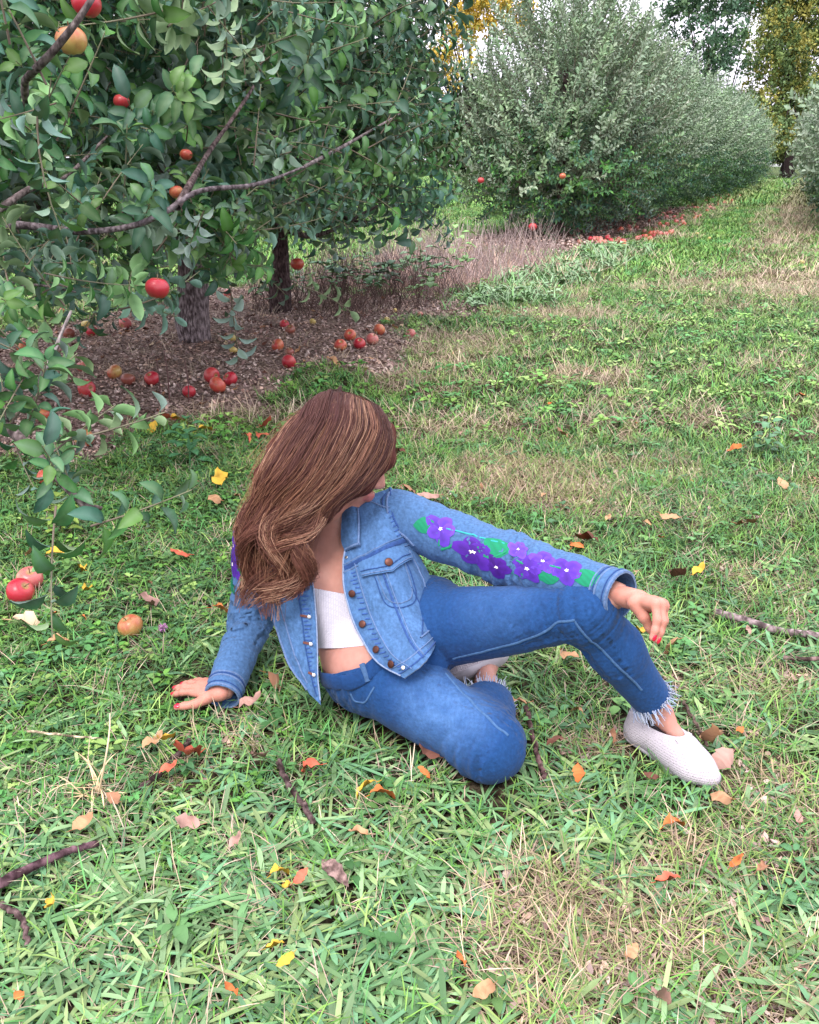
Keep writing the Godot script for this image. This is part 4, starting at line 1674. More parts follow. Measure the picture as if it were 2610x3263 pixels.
func shoot_frames(crowns: Array, count: int, r: RandomNumberGenerator, rising: float, size: Vector2) -> Array:  # shoots spread through ellipsoids, [centre, radii]
	var total := 0.0
	for c: Array in crowns:
		total += c[1].x * c[1].y * c[1].z
	var out := []
	for c: Array in crowns:
		var n := int(count * c[1].x * c[1].y * c[1].z / total)
		for k in n:
			var d := random_dir(r)
			var u := lerpf(0.35, 1.0, sqrt(r.randf()))
			var lumpy: float = 1.0 + 0.22 * lumps.get_noise_3dv((d * 22.0 + c[0] * 17.0))
			var p: Vector3 = c[0] + d * c[1] * u * lumpy
			if p.y < 0.25:
				continue
			var dir := (d * Vector3(1, 0.6, 1) + Vector3(0, rising, 0) + random_dir(r) * 0.5).normalized()
			var f := frame_of(dir, random_dir(r))
			out.append(Transform3D(f.scaled_local(Vector3.ONE * r.randf_range(size.x, size.y)), p))
	return out


func clear_of(frames: Array, path: Array, gap: float) -> Array:  # drop the shoots that grow across a bare bough or a fruit
	var line := curve_points(path, 24)
	var out := []
	for f: Transform3D in frames:
		var tip: Vector3 = f.origin + f.basis.y * 0.17
		var hit := false
		for p in line:
			for q: Vector3 in [f.origin, tip]:
				if q.distance_to(eye) < p.distance_to(eye) + 0.03 and (q - eye).normalized().distance_to((p - eye).normalized()) < gap:
					hit = true
		if not hit:
			out.append(f)
	return out


func grow(tree: Node3D, shoots: Array, kind: String, frames: Array, leaf_mat: Material, bark: Material, tones: Array, r: RandomNumberGenerator, apart: int) -> void:
	# the leaves that show largest are parts of their own, the others one mass
	var near := []
	if apart > 0:
		for i in frames.size():
			if in_view(frames[i].origin, -0.01):
				near.append([frames[i].origin.distance_to(eye), i])
		near.sort()
	var single := {}
	var made := 0
	var which := PackedInt32Array()
	for i in frames.size():
		which.append(r.randi_range(0, shoots.size() - 1))
	var tinted := []
	for c: Color in tones:
		var m: StandardMaterial3D = leaf_mat.duplicate()
		m.albedo_color = c.linear_to_srgb()
		tinted.append(m)
	for e: Array in near:
		var sh: Shoot = shoots[which[e[1]]]
		if made + sh.spots.size() > apart:
			break
		single[e[1]] = true
		for s: Array in sh.spots:
			var f: Transform3D = frames[e[1]] * s[0]
			f.origin -= tree.position
			obj("leaf", leaf_kinds[kind][s[1]], tinted[r.randi_range(0, tinted.size() - 1)], tree, f)
			made += 1
	for v in shoots.size():
		var pl := []
		var pc := []
		var sl := []
		for i in frames.size():
			if which[i] != v:
				continue
			var f: Transform3D = frames[i]
			f.origin -= tree.position
			sl.append(f)
			if not single.has(i):
				pl.append(f)
				pc.append(tones[r.randi_range(0, tones.size() - 1)] * r.randf_range(0.8, 1.2))
		if pl.size():
			multi("leaves", shoots[v].leaves, leaf_mat, pl, pc, tree)
		if sl.size() and bark:
			multi("twigs", shoots[v].stem, bark, sl, [], tree)


func bark_material() -> StandardMaterial3D:
	var m := mat(0.92, 0.25)
	m.albedo_texture = noise_texture(256, 0.035, 5, Color(0.42, 0.4, 0.4), Color(1, 1, 1), 21, 1.9)
	m.uv1_triplanar = true
	m.uv1_scale = Vector3(5, 1.6, 5)
	m.normal_enabled = true
	m.normal_texture = noise_texture(256, 0.04, 5, Color.BLACK, Color.WHITE, 22, 1.0, true, 10.0)
	return m


func limb(tree: Node3D, called: String, ctrl: Array, r0: float, r1: float, m: Material, c: Color, sides := 9, count := 24) -> void:
	var mb := MB.new()
	tube(mb, curve_points(ctrl, count), r0, r1, sides, c, c * 1.1, 0.35)
	obj(called, mb.mesh(tree.position), m, tree)


func build_trees() -> void:
	var bark := bark_material()
	var twig_mat := mat(0.85, 0.3)
	var leaf_mat := mat(0.46, 0.36, 0.34)
	var felt_mat := mat(0.6, 0.45, 0.3)
	var deep := Color(0.034, 0.115, 0.04)
	var mid := Color(0.075, 0.18, 0.046)
	var pale := Color(0.23, 0.33, 0.25)
	var apple_leaf := [[deep, pale], [mid, pale], [Color(0.04, 0.12, 0.07), pale * 0.9]]
	var silver_leaf := [[Color(0.18, 0.26, 0.16), Color(0.46, 0.52, 0.43)], [Color(0.14, 0.23, 0.13), Color(0.43, 0.5, 0.4)], [Color(0.23, 0.3, 0.21), Color(0.5, 0.54, 0.47)]]
	var near_shoots := make_shoots("near", 5, 0.34, 13, 0.088, apple_leaf, 0.15, 0.9, 6)
	var bush_green := make_shoots("bush_green", 4, 0.34, 16, 0.075, apple_leaf, 0.3, 0.7, 3)
	var bush_silver := make_shoots("bush_silver", 4, 0.52, 20, 0.095, silver_leaf, 1.0, 0.6, 3)
	var r := RandomNumberGenerator.new()
	r.seed = 77
	var tones := [Color(1, 1, 1), Color(1.25, 1.2, 0.9), Color(0.8, 0.95, 1.05), Color(1.1, 1.35, 0.8), Color(0.9, 0.85, 1.0)]
	var grey := Color(0.23, 0.19, 0.19)

	# left tree: its trunk stands outside the picture, its boughs reach in
	var at := on_row(-2.9, -0.25)
	var t := thing("apple_tree", "nearest apple tree reaching in from the left edge, with a long bare grey bough", "apple tree", at, "apple trees in the near row")
	limb(t, "trunk", [at + Vector3(0, -0.1, 0), at + Vector3(0.03, 0.5, 0.02), at + Vector3(-0.02, 1.1, 0.0), at + Vector3(0.05, 1.9, 0.05), at + Vector3(0.1, 2.6, 0)], 0.13, 0.05, bark, grey)
	var top := at + Vector3(0, 1.0, 0)
	limb(t, "bough", [top, Vector3(-1.661, 0.95, -3.241), Vector3(-1.356, 1.001, -3.1), Vector3(-1.096, 0.984, -3.039), Vector3(-0.921, 1.002, -3.046), Vector3(-0.825, 1.044, -3.117), Vector3(-0.736, 1.105, -3.25), Vector3(-0.563, 1.123, -3.419), Vector3(-0.413, 1.181, -3.657)], 0.017, 0.005, bark, Color(0.24, 0.2, 0.22), 9, 50)
	limb(t, "branch", [Vector3(-0.797, 1.056, -3.154), Vector3(-0.774, 1.138, -3.317), Vector3(-0.761, 1.235, -3.571), Vector3(-0.711, 1.361, -3.837), Vector3(-0.651, 1.52, -4.117), Vector3(-0.635, 1.689, -4.347)], 0.013, 0.004, bark, Color(0.2, 0.15, 0.15))
	limb(t, "branch", [Vector3(-0.413, 1.181, -3.657), Vector3(-0.28, 1.256, -3.903), Vector3(-0.15, 1.336, -4.151), Vector3(-0.027, 1.411, -4.343)], 0.008, 0.004, bark, Color(0.33, 0.28, 0.29))
	limb(t, "branch", [top + Vector3(0, 0.5, 0), Vector3(-1.208, 1.31, -2.631), Vector3(-0.876, 1.383, -2.229), Vector3(-0.738, 1.47, -2.157), Vector3(-0.656, 1.585, -2.203)], 0.013, 0.005, bark, grey)
	limb(t, "branch", [top - Vector3(0, 0.3, 0), Vector3(-1.45, 0.727, -2.612), Vector3(-1.035, 0.635, -2.09), Vector3(-0.862, 0.567, -1.923), Vector3(-0.737, 0.495, -1.818), Vector3(-0.689, 0.48, -1.812)], 0.022, 0.004, bark, Color(0.25, 0.2, 0.2))
	limb(t, "branch", [Vector3(-1.157, 0.665, -2.264), Vector3(-0.963, 0.666, -2.157), Vector3(-0.915, 0.722, -2.179), Vector3(-0.879, 0.8, -2.21), Vector3(-0.855, 0.85, -2.231)], 0.007, 0.003, bark, Color(0.5, 0.44, 0.44))
	limb(t, "branch", [Vector3(-1.329, 1.023, -2.839), Vector3(-1.226, 1.116, -2.984), Vector3(-1.143, 1.157, -3.109), Vector3(-1.078, 1.283, -3.375)], 0.012, 0.004, bark, Color(0.2, 0.16, 0.16))
	limb(t, "branch", [Vector3(-1.27, 0.818, -2.757), Vector3(-1.189, 0.839, -2.819), Vector3(-1.073, 0.811, -2.862)], 0.007, 0.003, bark, grey)
	var frames := shoot_frames([[at + Vector3(0.35, 2.1, -0.15), Vector3(1.5, 1.15, 1.1)], [Vector3(-1.046, 1.384, -3.954), Vector3(0.75, 0.65, 0.5)], [Vector3(-1.297, 0.822, -3.081), Vector3(0.5, 0.22, 0.35)], [Vector3(-1.319, 0.867, -3.423), Vector3(0.75, 0.16, 0.4)], [Vector3(-0.968, 0.776, -4.357), Vector3(0.7, 0.2, 0.5)]], 1050, r, 0.25, Vector2(0.8, 1.15))
	# shoots along the boughs in view
	for path in [
		[[Vector3(-1.291, 1.007, -3.102), Vector3(-0.921, 1.01, -3.05), Vector3(-0.72, 1.116, -3.254), Vector3(-0.413, 1.184, -3.658), Vector3(-0.027, 1.411, -4.343)], 46],
		[[Vector3(-0.79, 1.065, -3.179), Vector3(-0.761, 1.235, -3.571), Vector3(-0.651, 1.52, -4.117), Vector3(-0.635, 1.747, -4.37)], 34],
		[[Vector3(-0.919, 1.535, -2.291), Vector3(-0.854, 1.408, -2.186), Vector3(-0.759, 1.374, -2.118), Vector3(-0.687, 1.489, -2.164)], 22],
		[[Vector3(-0.706, 1.62, -2.648), Vector3(-0.603, 1.606, -2.858), Vector3(-0.415, 1.7, -3.327)], 16],
		[[Vector3(-1.058, 0.592, -2.073), Vector3(-0.909, 0.568, -1.955), Vector3(-0.802, 0.519, -1.86), Vector3(-0.689, 0.49, -1.816)], 10],
		[[Vector3(-1.252, 0.846, -2.66), Vector3(-1.167, 0.846, -2.768), Vector3(-1.058, 0.826, -2.867), Vector3(-0.905, 0.753, -3)], 9],
		[[Vector3(-1.059, 0.711, -2.175), Vector3(-0.929, 0.7, -2.116), Vector3(-0.883, 0.711, -2.121)], 4],
		[[Vector3(-1.095, 1.247, -2.498), Vector3(-1.007, 1.271, -2.508), Vector3(-1.051, 1.104, -2.548)], 14],
		[[Vector3(-0.821, 0.857, -3.527), Vector3(-0.594, 0.873, -3.749), Vector3(-0.346, 0.925, -4.093)], 20]]:
		var pts := curve_points(path[0], path[1])
		for p in pts:
			var dir := (Vector3(0, 0.35, 0) + random_dir(r)).normalized()
			frames.append(Transform3D(frame_of(dir, random_dir(r)).scaled_local(Vector3.ONE * r.randf_range(0.65, 0.95)), p + random_dir(r) * 0.07))
	frames = clear_of(frames, [Vector3(-1.356, 1.001, -3.1), Vector3(-1.096, 0.984, -3.039), Vector3(-0.921, 1.002, -3.046), Vector3(-0.825, 1.044, -3.117), Vector3(-0.736, 1.105, -3.25), Vector3(-0.563, 1.123, -3.419), Vector3(-0.413, 1.181, -3.657)], 0.018)
	frames = clear_of(frames, [Vector3(-0.826, 0.826, -2.922), Vector3(-0.826, 0.809, -2.915)], 0.05)
	frames = clear_of(frames, [Vector3(-1.092, 0.585, -7.729), Vector3(-1.092, 0.042, -7.511)], 0.02)
	frames = clear_of(frames, [Vector3(-0.816, 1.471, -2.373), Vector3(-0.798, 1.562, -2.463)], 0.045)
	frames = clear_of(frames, [Vector3(-0.774, 1.138, -3.317), Vector3(-0.761, 1.235, -3.571), Vector3(-0.711, 1.361, -3.837), Vector3(-0.651, 1.52, -4.117)], 0.02)
	frames = clear_of(frames, [Vector3(-1.589, 0.342, -6.445), Vector3(-1.547, 0.073, -6.23)], 0.022)
	grow(t, near_shoots, "near", frames, leaf_mat, twig_mat, tones, r, 300)

	# second tree, with the pale mossy trunk
	at = row_at
	t = thing("apple_tree", "leafy apple tree with a thick pale grey trunk rising from the bare soil", "apple tree", at, "apple trees in the near row")
	limb(t, "trunk", [at + Vector3(0.02, -0.15, 0), at + Vector3(0.0, 0.12, 0), at + Vector3(0.03, 0.5, 0), at + Vector3(-0.02, 1.0, 0), at + Vector3(0.05, 1.7, 0), at + Vector3(0, 2.8, 0)], 0.15, 0.04, bark, Color(0.36, 0.3, 0.31), 14, 40)
	for k in 6:
		var g := k * 1.1 + 0.4
		var o := Vector3(cos(g), 0, sin(g))
		var b := at + Vector3(0, 0.75 + 0.2 * k, 0)
		limb(t, "branch", [b, b + o * 0.5 + Vector3(0, 0.12, 0), b + o * 1.0 + Vector3(0, 0.3 * sin(k * 2.0), 0), b + o * 1.5 + Vector3(0, 0.2, 0)], 0.035, 0.008, bark, Color(0.2, 0.16, 0.16))
	frames = shoot_frames([[at + Vector3(0.15, 1.95, 0.5), Vector3(1.55, 1.3, 1.45)], [at + Vector3(0.8, 1.3, 0.6), Vector3(0.8, 0.45, 0.9)], [at + Vector3(-0.6, 1.35, 0.6), Vector3(0.9, 0.35, 0.8)], [at + Vector3(0.0, 3.0, 0.3), Vector3(1.1, 0.8, 1.2)]], 1650, r, 0.25, Vector2(0.8, 1.2))
	frames = clear_of(frames, [Vector3(-1.589, 0.373, -6.458), Vector3(-1.547, 0.057, -6.223)], 0.02)
	frames = clear_of(frames, [Vector3(-1.092, 0.585, -7.729), Vector3(-1.092, 0.042, -7.511)], 0.02)
	grow(t, near_shoots, "near", frames, leaf_mat, twig_mat, tones, r, 300)

	# third tree, thin dark trunk
	at = on_row(1.376, -0.1)
	t = thing("apple_tree", "apple tree with a slim dark brown trunk, last of the near row before the gap", "apple tree", at, "apple trees in the near row")
	limb(t, "trunk", [at + Vector3(0, -0.15, 0), at + Vector3(0.0, 0.1, 0), at + Vector3(0.02, 0.5, 0), at + Vector3(0.05, 1.0, 0), at + Vector3(0.0, 1.7, 0), at + Vector3(0.05, 2.8, 0)], 0.098, 0.03, bark, Color(0.15, 0.105, 0.105), 12, 40)
	for k in 5:
		var g := k * 1.3 + 0.9
		var o := Vector3(cos(g), 0, sin(g))
		var b := at + Vector3(0.03, 0.8 + 0.22 * k, 0)
		limb(t, "branch", [b, b + o * 0.5 + Vector3(0, 0.12, 0), b + o * 1.0 + Vector3(0, 0.25 * sin(k * 2.0), 0), b + o * 1.35], 0.03, 0.007, bark, Color(0.16, 0.12, 0.12))
	frames = shoot_frames([[at + Vector3(0.0, 2.0, 0.1), Vector3(1.25, 1.3, 1.2)], [at + Vector3(0.7, 1.15, 0.3), Vector3(0.65, 0.5, 0.7)], [at + Vector3(-0.1, 3.1, 0), Vector3(0.8, 0.8, 0.9)]], 1150, r, 0.3, Vector2(0.85, 1.25))
	frames = clear_of(frames, [Vector3(-1.092, 0.585, -7.729), Vector3(-1.092, 0.042, -7.511)], 0.02)
	grow(t, near_shoots, "near", frames, leaf_mat, twig_mat, tones, r, 300)

	# the hedge-like row beyond the gap
	var places := ["first", "second", "third", "fourth", "fifth", "sixth", "seventh", "eighth", "ninth", "tenth"]
	var a := 10.5
	var k := 0
	while a < 56.0:
		at = on_row(a, 0.0)
		var label := "silvery green bushy apple tree, front and tallest of the long hedge-like row" if k == 0 else ("%s apple tree of the long hedge-like row, counted from its near end" % places[k] if k < 6 else "distant silvery apple tree merging into the far end of the long row")
		t = thing("apple_tree", label, "apple tree", at, "apple trees in the long row" if k < 6 else "far apple trees of the long row")
		limb(t, "trunk", [at + Vector3(0, -0.1, 0), at + Vector3(0.03, 0.5, 0), at + Vector3(0, 1.4, 0), at + Vector3(0, 2.6, 0)], 0.09, 0.03, bark, Color(0.15, 0.11, 0.1), 8, 12)
		if k < 3:
			for b in 4:
				var g := b * 1.6 + k
				limb(t, "branch", [at + Vector3(0, 0.6 + b * 0.3, 0), at + Vector3(cos(g) * 0.8, 1.1 + b * 0.35, sin(g) * 0.8), at + Vector3(cos(g) * 1.3, 1.9 + b * 0.3, sin(g) * 1.3)], 0.03, 0.008, bark, Color(0.15, 0.11, 0.1), 6, 10)
		var h := 1.0 + 0.08 * sin(k * 2.3) + (0.1 if k == 0 else 0.0)
		var dense: float = [1.0, 0.9, 0.8, 0.7, 0.6, 0.5][mini(k, 5)]
		var big := 1.0 + 0.5 * smoothstep(3.0, 14.0, k)
		var lower := shoot_frames([[at + Vector3(0, 1.05, 0), Vector3(1.5, 0.95, 1.45)]], int(620 * dense / big), r, 0.2, Vector2(0.9, 1.3) * big)
		var upper := shoot_frames([[at + Vector3(0, 1.85 * h, 0), Vector3(1.55, 1.35 * h, 1.5)], [at + Vector3(0.2, 2.7 * h, 0), Vector3(1.0, 0.7, 1.0)], [at + Vector3(-0.6, 1.3, 0.5), Vector3(1.1, 0.9, 1.0)]], int(900 * dense / big), r, 0.95, Vector2(0.7, 1.15) * big)
		grow(t, bush_green, "bush_green", lower, leaf_mat, twig_mat if k < 2 else null, tones, r, 0)
		grow(t, bush_silver, "bush_silver", upper, felt_mat, twig_mat if k < 3 else null, [Color(1, 1, 1), Color(0.85, 0.95, 0.85), Color(1.15, 1.12, 1.1), Color(0.95, 1.05, 0.85)], r, 0)
		a += 2.1
		k += 1
	# the row on the right-hand side of the mown lane
	a = 13.0
	k = 0
	while a < 40.0:
		at = on_row(a, 5.3)
		t = thing("apple_tree", "silvery apple tree at the right edge, beyond the dry strip of the mown lane" if k == 3 else "silvery apple tree of the row on the far side of the mown lane", "apple tree", at, "apple trees right of the lane")
		limb(t, "trunk", [at + Vector3(0, -0.1, 0), at + Vector3(0.03, 0.5, 0), at + Vector3(0, 1.4, 0), at + Vector3(0, 2.4, 0)], 0.08, 0.03, bark, Color(0.15, 0.11, 0.1), 7, 10)
		grow(t, bush_silver, "bush_silver", shoot_frames([[at + Vector3(0, 1.5, 0), Vector3(1.35, 1.3, 1.4)]], 420, r, 0.8, Vector2(0.9, 1.5)), felt_mat, null, [Color(1, 1, 1), Color(0.85, 0.95, 0.85), Color(1.1, 1.1, 1.05)], r, 0)
		grow(t, bush_green, "bush_green", shoot_frames([[at + Vector3(0, 0.9, 0), Vector3(1.2, 0.7, 1.25)]], 160, r, 0.3, Vector2(0.9, 1.4)), leaf_mat, null, tones, r, 0)
		a += 2.3
		k += 1
	# the next row behind the near trees
	for q in [[-1.0, -6.6], [1.8, -6.2], [4.6, -6.0], [7.6, -5.8], [10.6, -5.9], [13.6, -6.0]]:
		at = on_row(q[0], q[1])
		t = thing("apple_tree", "green apple tree of the next row, glimpsed between the leaves of the near trees", "apple tree", at, "apple trees in the row behind")
		limb(t, "trunk", [at + Vector3(0, -0.1, 0), at + Vector3(0.03, 0.5, 0), at + Vector3(0, 1.4, 0), at + Vector3(0, 2.4, 0)], 0.09, 0.03, bark, Color(0.15, 0.11, 0.1), 7, 10)
		grow(t, bush_green, "bush_green", shoot_frames([[at + Vector3(0, 1.9, 0), Vector3(1.5, 1.25, 1.5)]], 520, r, 0.4, Vector2(0.9, 1.5)), leaf_mat, null, tones, r, 0)

	# tall trees beyond the orchard
	tall_tree("yellow autumn tree with thin branches standing behind the silvery apple row", Vector3(5.278, 0, -81.312), [[Vector3(1.432, 5.007, -33.869), Vector3(1.1, 1.3, 1.1)], [Vector3(2.494, 6.232, -35.44), Vector3(1.5, 1.2, 1.4)], [Vector3(3.678, 5.918, -35.314), Vector3(0.9, 0.8, 1.0)], [Vector3(1.105, 3.944, -33.441), Vector3(0.7, 0.9, 0.8)], [Vector3(2.325, 7.487, -35.945), Vector3(2.2, 1.6, 2.0)]], [Color(0.62, 0.42, 0.05), Color(0.5, 0.38, 0.06), Color(0.4, 0.38, 0.08), Color(0.7, 0.5, 0.1)], 420, 0.16, Vector3(2.663, 1.839, -33.672), bark, r, 0.8)
	tall_tree("dark green broadleaf tree rising over the silvery row, left of the big trunk", Vector3(24.078, 0, -74.147), [[Vector3(15.301, 7.229, -49.854), Vector3(1.9, 2.3, 1.9)], [Vector3(13.861, 8.342, -50.302), Vector3(1.5, 1.5, 1.5)], [Vector3(16.022, 9.901, -50.929), Vector3(2.8, 2.0, 2.4)], [Vector3(16.022, 5.893, -49.316), Vector3(1.1, 1.0, 1.1)]], [Color(0.08, 0.17, 0.09), Color(0.11, 0.2, 0.09), Color(0.09, 0.18, 0.11)], 520, 0.2, Vector3(15.301, 2.107, -47.793), bark, r, 0.85)
	tall_tree("big yellowing tree with a dark trunk at the end of the mown lane", Vector3(27.625, 0, -68.136), [[Vector3(25.872, 8.323, -68.619), Vector3(2.5, 3.0, 2.4)], [Vector3(28.325, 10.009, -70.375), Vector3(2.8, 3.6, 2.6)], [Vector3(24.541, 4.002, -66.88), Vector3(1.6, 2.0, 1.8)], [Vector3(28.325, 4.989, -68.355), Vector3(2.2, 2.2, 2.4)], [Vector3(26.634, 13.774, -71.89), Vector3(4.4, 3.2, 3.6)], [Vector3(25.448, 2.741, -65.295), Vector3(2.2, 1.2, 2.0)]], [Color(0.24, 0.28, 0.07), Color(0.18, 0.26, 0.08), Color(0.36, 0.34, 0.08), Color(0.13, 0.21, 0.08)], 2300, 0.24, Vector3(27.378, 10.009, -70.375), bark, r, 1.0)
	for q in [[-9.0, 34.0, 0], [-3.0, 38.0, 1], [3.0, 46.0, 1], [30.0, 75.0, 2], [38.0, 60.0, 1], [20.0, 85.0, 2], [12.0, 80.0, 1], [-16.0, 30.0, 1], [46.0, 80.0, 2], [27.0, 92.0, 1], [33.0, 95.0, 2], [40.0, 98.0, 1], [24.0, 100.0, 2]]:
		var g := Vector3(q[0], 0, -q[1])
		var cols: Array = [[Color(0.3, 0.26, 0.05), Color(0.22, 0.22, 0.06)], [Color(0.05, 0.1, 0.045), Color(0.08, 0.12, 0.05)], [Color(0.13, 0.14, 0.04), Color(0.1, 0.12, 0.04)]][q[2]]
		var hh := 2.2 if q[1] < 50 else 3.6
		tall_tree("%s tree of the woodland edge, %s" % [["yellow leaved", "green", "olive green"][q[2]], "left of the orchard rows" if g.x < 0.0 else ("far beyond the long row" if g.x < 25.0 else "far beyond the right-hand row")], g, [[g + Vector3(0, hh, 0), Vector3(2.6, hh * 0.75, 2.2)], [g + Vector3(0.6, hh * 1.7, 0), Vector3(1.8, hh * 0.5, 1.6)]], cols, 420, 0.3, g + Vector3(0, hh, 0), bark, r, 1.0, "trees of the woodland edge")


func tall_tree(label: String, foot: Vector3, crowns: Array, cols: Array, count: int, leaf: float, trunk_top: Vector3, bark: Material, r: RandomNumberGenerator, thick: float, group := "") -> void:
	var t := thing("tall_tree", label, "tree", foot, group)
	limb(t, "trunk", [foot - Vector3(0, 0.2, 0), foot.lerp(trunk_top, 0.3) + Vector3(0.1, 0, 0), foot.lerp(trunk_top, 0.65), trunk_top], 0.36 * thick, 0.14 * thick, bark, Color(0.06, 0.045, 0.045), 9, 20)
	for c: Array in crowns:
		for k in 3:
			var e: Vector3 = c[0] + random_dir(r) * c[1] * 0.8
			var s := foot.lerp(trunk_top, r.randf_range(0.55, 1.0))
			limb(t, "branch", [s, s.lerp(e, 0.5) + Vector3(0, -0.25, 0), e], 0.075 * thick, 0.015, bark, Color(0.06, 0.045, 0.045), 5, 10)
	var clump := MB.new()
	for k in 22:
		var d := random_dir(r)
		var f := frame_of(random_dir(r), random_dir(r))
		leaf_shape(clump, Transform3D(f, d * leaf * 2.0 * r.randf()), leaf, leaf * 0.6, 0.3, 0.5, Color(1, 1, 1) * r.randf_range(0.8, 1.2), Color(1.2, 1.2, 1.2), 2)
	var places := []
	var tint := []
	var total := 0.0
	for c: Array in crowns:
		total += c[1].x * c[1].y * c[1].z
	for c: Array in crowns:
		for k in int(count * c[1].x * c[1].y * c[1].z / total):
			var d := random_dir(r)
			var p: Vector3 = c[0] + d * c[1] * pow(r.randf(), 0.4) * (1.0 + 0.3 * lumps.get_noise_3dv(d * 30.0 + c[0] * 9.0))
			if lumps.get_noise_3dv(p * 9.0) < -0.28:
				continue
			places.append(Transform3D(frame_of(random_dir(r)).scaled_local(Vector3.ONE * r.randf_range(0.7, 1.3)), p - foot))
			tint.append(cols[r.randi_range(0, cols.size() - 1)] * r.randf_range(0.75, 1.25))
	multi("crown", clump.mesh(), mat(0.6, 0.4, 0.5), places, tint, t)


# ---------------------------------------------------------------- apples
var apple_meshes := {}
var apple_skin: StandardMaterial3D
var stem_mesh: ArrayMesh


func apple_mesh(kind: String) -> ArrayMesh:
	if apple_meshes.has(kind):
		return apple_meshes[kind]
	var tones: Array = {
		"red": [Color(0.46, 0.012, 0.04), Color(0.58, 0.05, 0.07), Color(0.56, 0.17, 0.1)],
		"orange": [Color(0.54, 0.035, 0.05), Color(0.62, 0.1, 0.07), Color(0.64, 0.32, 0.13)],
		"blush": [Color(0.45, 0.03, 0.05), Color(0.52, 0.24, 0.09), Color(0.56, 0.4, 0.13)],
		"pink": [Color(0.56, 0.1, 0.12), Color(0.62, 0.18, 0.17), Color(0.62, 0.33, 0.23)],
		"brown": [Color(0.28, 0.06, 0.05), Color(0.32, 0.11, 0.08), Color(0.3, 0.14, 0.09)],
		"yellow": [Color(0.6, 0.42, 0.12), Color(0.6, 0.48, 0.16), Color(0.5, 0.46, 0.16)]}[kind]
	var mb := MB.new()
	var prof := []
	for i in 19:
		var g := PI * i / 18.0
		var rr := sin(g) * (1.0 + 0.06 * cos(g)) + 0.0
		var y := cos(g) * 0.88
		y -= 0.26 * exp(-pow(rr / 0.26, 2.0)) * (1.0 if g < PI * 0.5 else -0.75)
		prof.append(Vector2(rr, y))
	lathe(mb, prof, 26, Transform3D())
	var h := hash(kind) % 100
	for i in mb.v.size():
		var p := mb.v[i]
		var around := atan2(p.z, p.x)
		mb.v[i] = p * (1.0 + 0.025 * sin(around * 5.0) * (0.4 - p.y * 0.6) + 0.03 * lumps.get_noise_3dv(p * 18.0 + Vector3.ONE * h))
		var blush := clampf(0.5 + 0.75 * lumps.get_noise_3dv(p * 13.0 + Vector3(h, 0, 0)) + 0.25 * p.x, 0, 1)
		var streak := 0.5 + 0.5 * lumps.get_noise_2d(around * 90.0 + h, p.y * 8.0)
		var c: Color = tones[0].lerp(tones[1], clampf(streak * 0.9, 0, 1)).lerp(tones[2], blush * blush * (1.0 if kind != "red" else 0.3))
		var bruise := lumps.get_noise_3dv(p * 26.0 + Vector3(h * 3.0, 7, 0))
		if bruise > 0.42:
			c = c.lerp(Color(0.22, 0.1, 0.05), clampf((bruise - 0.42) * 6.0, 0.0, 0.7))
		if Vector2(p.x, p.z).length() < 0.24:
			c = c.lerp(Color(0.42, 0.36, 0.14), 0.7)
		mb.c[i] = c
	mb.smooth()
	apple_meshes[kind] = mb.mesh()
	return apple_meshes[kind]


func apple(at: Vector3, r: float, kind: String, label: String, group: String, hang := false) -> void:
	if apple_skin == null:
		apple_skin = mat(0.33, 0.5)
		apple_skin.albedo_texture = noise_texture(256, 0.12, 3, Color(0.82, 0.8, 0.78), Color(1, 1, 1), 30, 1.5)
		apple_skin.uv1_triplanar = true
		apple_skin.uv1_scale = Vector3.ONE * 1.2
		var st := MB.new()
		tube(st, curve_points([Vector3(0, 0.6, 0), Vector3(0.03, 0.85, 0), Vector3(0.12, 1.12, 0.03)], 6), 0.035, 0.05, 5, Color(0.14, 0.09, 0.05), Color(0.2, 0.14, 0.08))
		stem_mesh = st.mesh()
	var t := thing("apple", label, "apple", at, group)
	var turn := Basis(Vector3(rng.randf_range(-1, 1), 0.2, rng.randf_range(-1, 1)).normalized(), rng.randf_range(0.1, 0.35) if hang else rng.randf_range(0.3, 1.5)) * Basis(Vector3.UP, rng.randf() * TAU)
	t.transform = Transform3D(turn.scaled(Vector3.ONE * r), at)
	obj("fruit", apple_mesh(kind), apple_skin, t)
	obj("stem", stem_mesh, apple_skin, t)


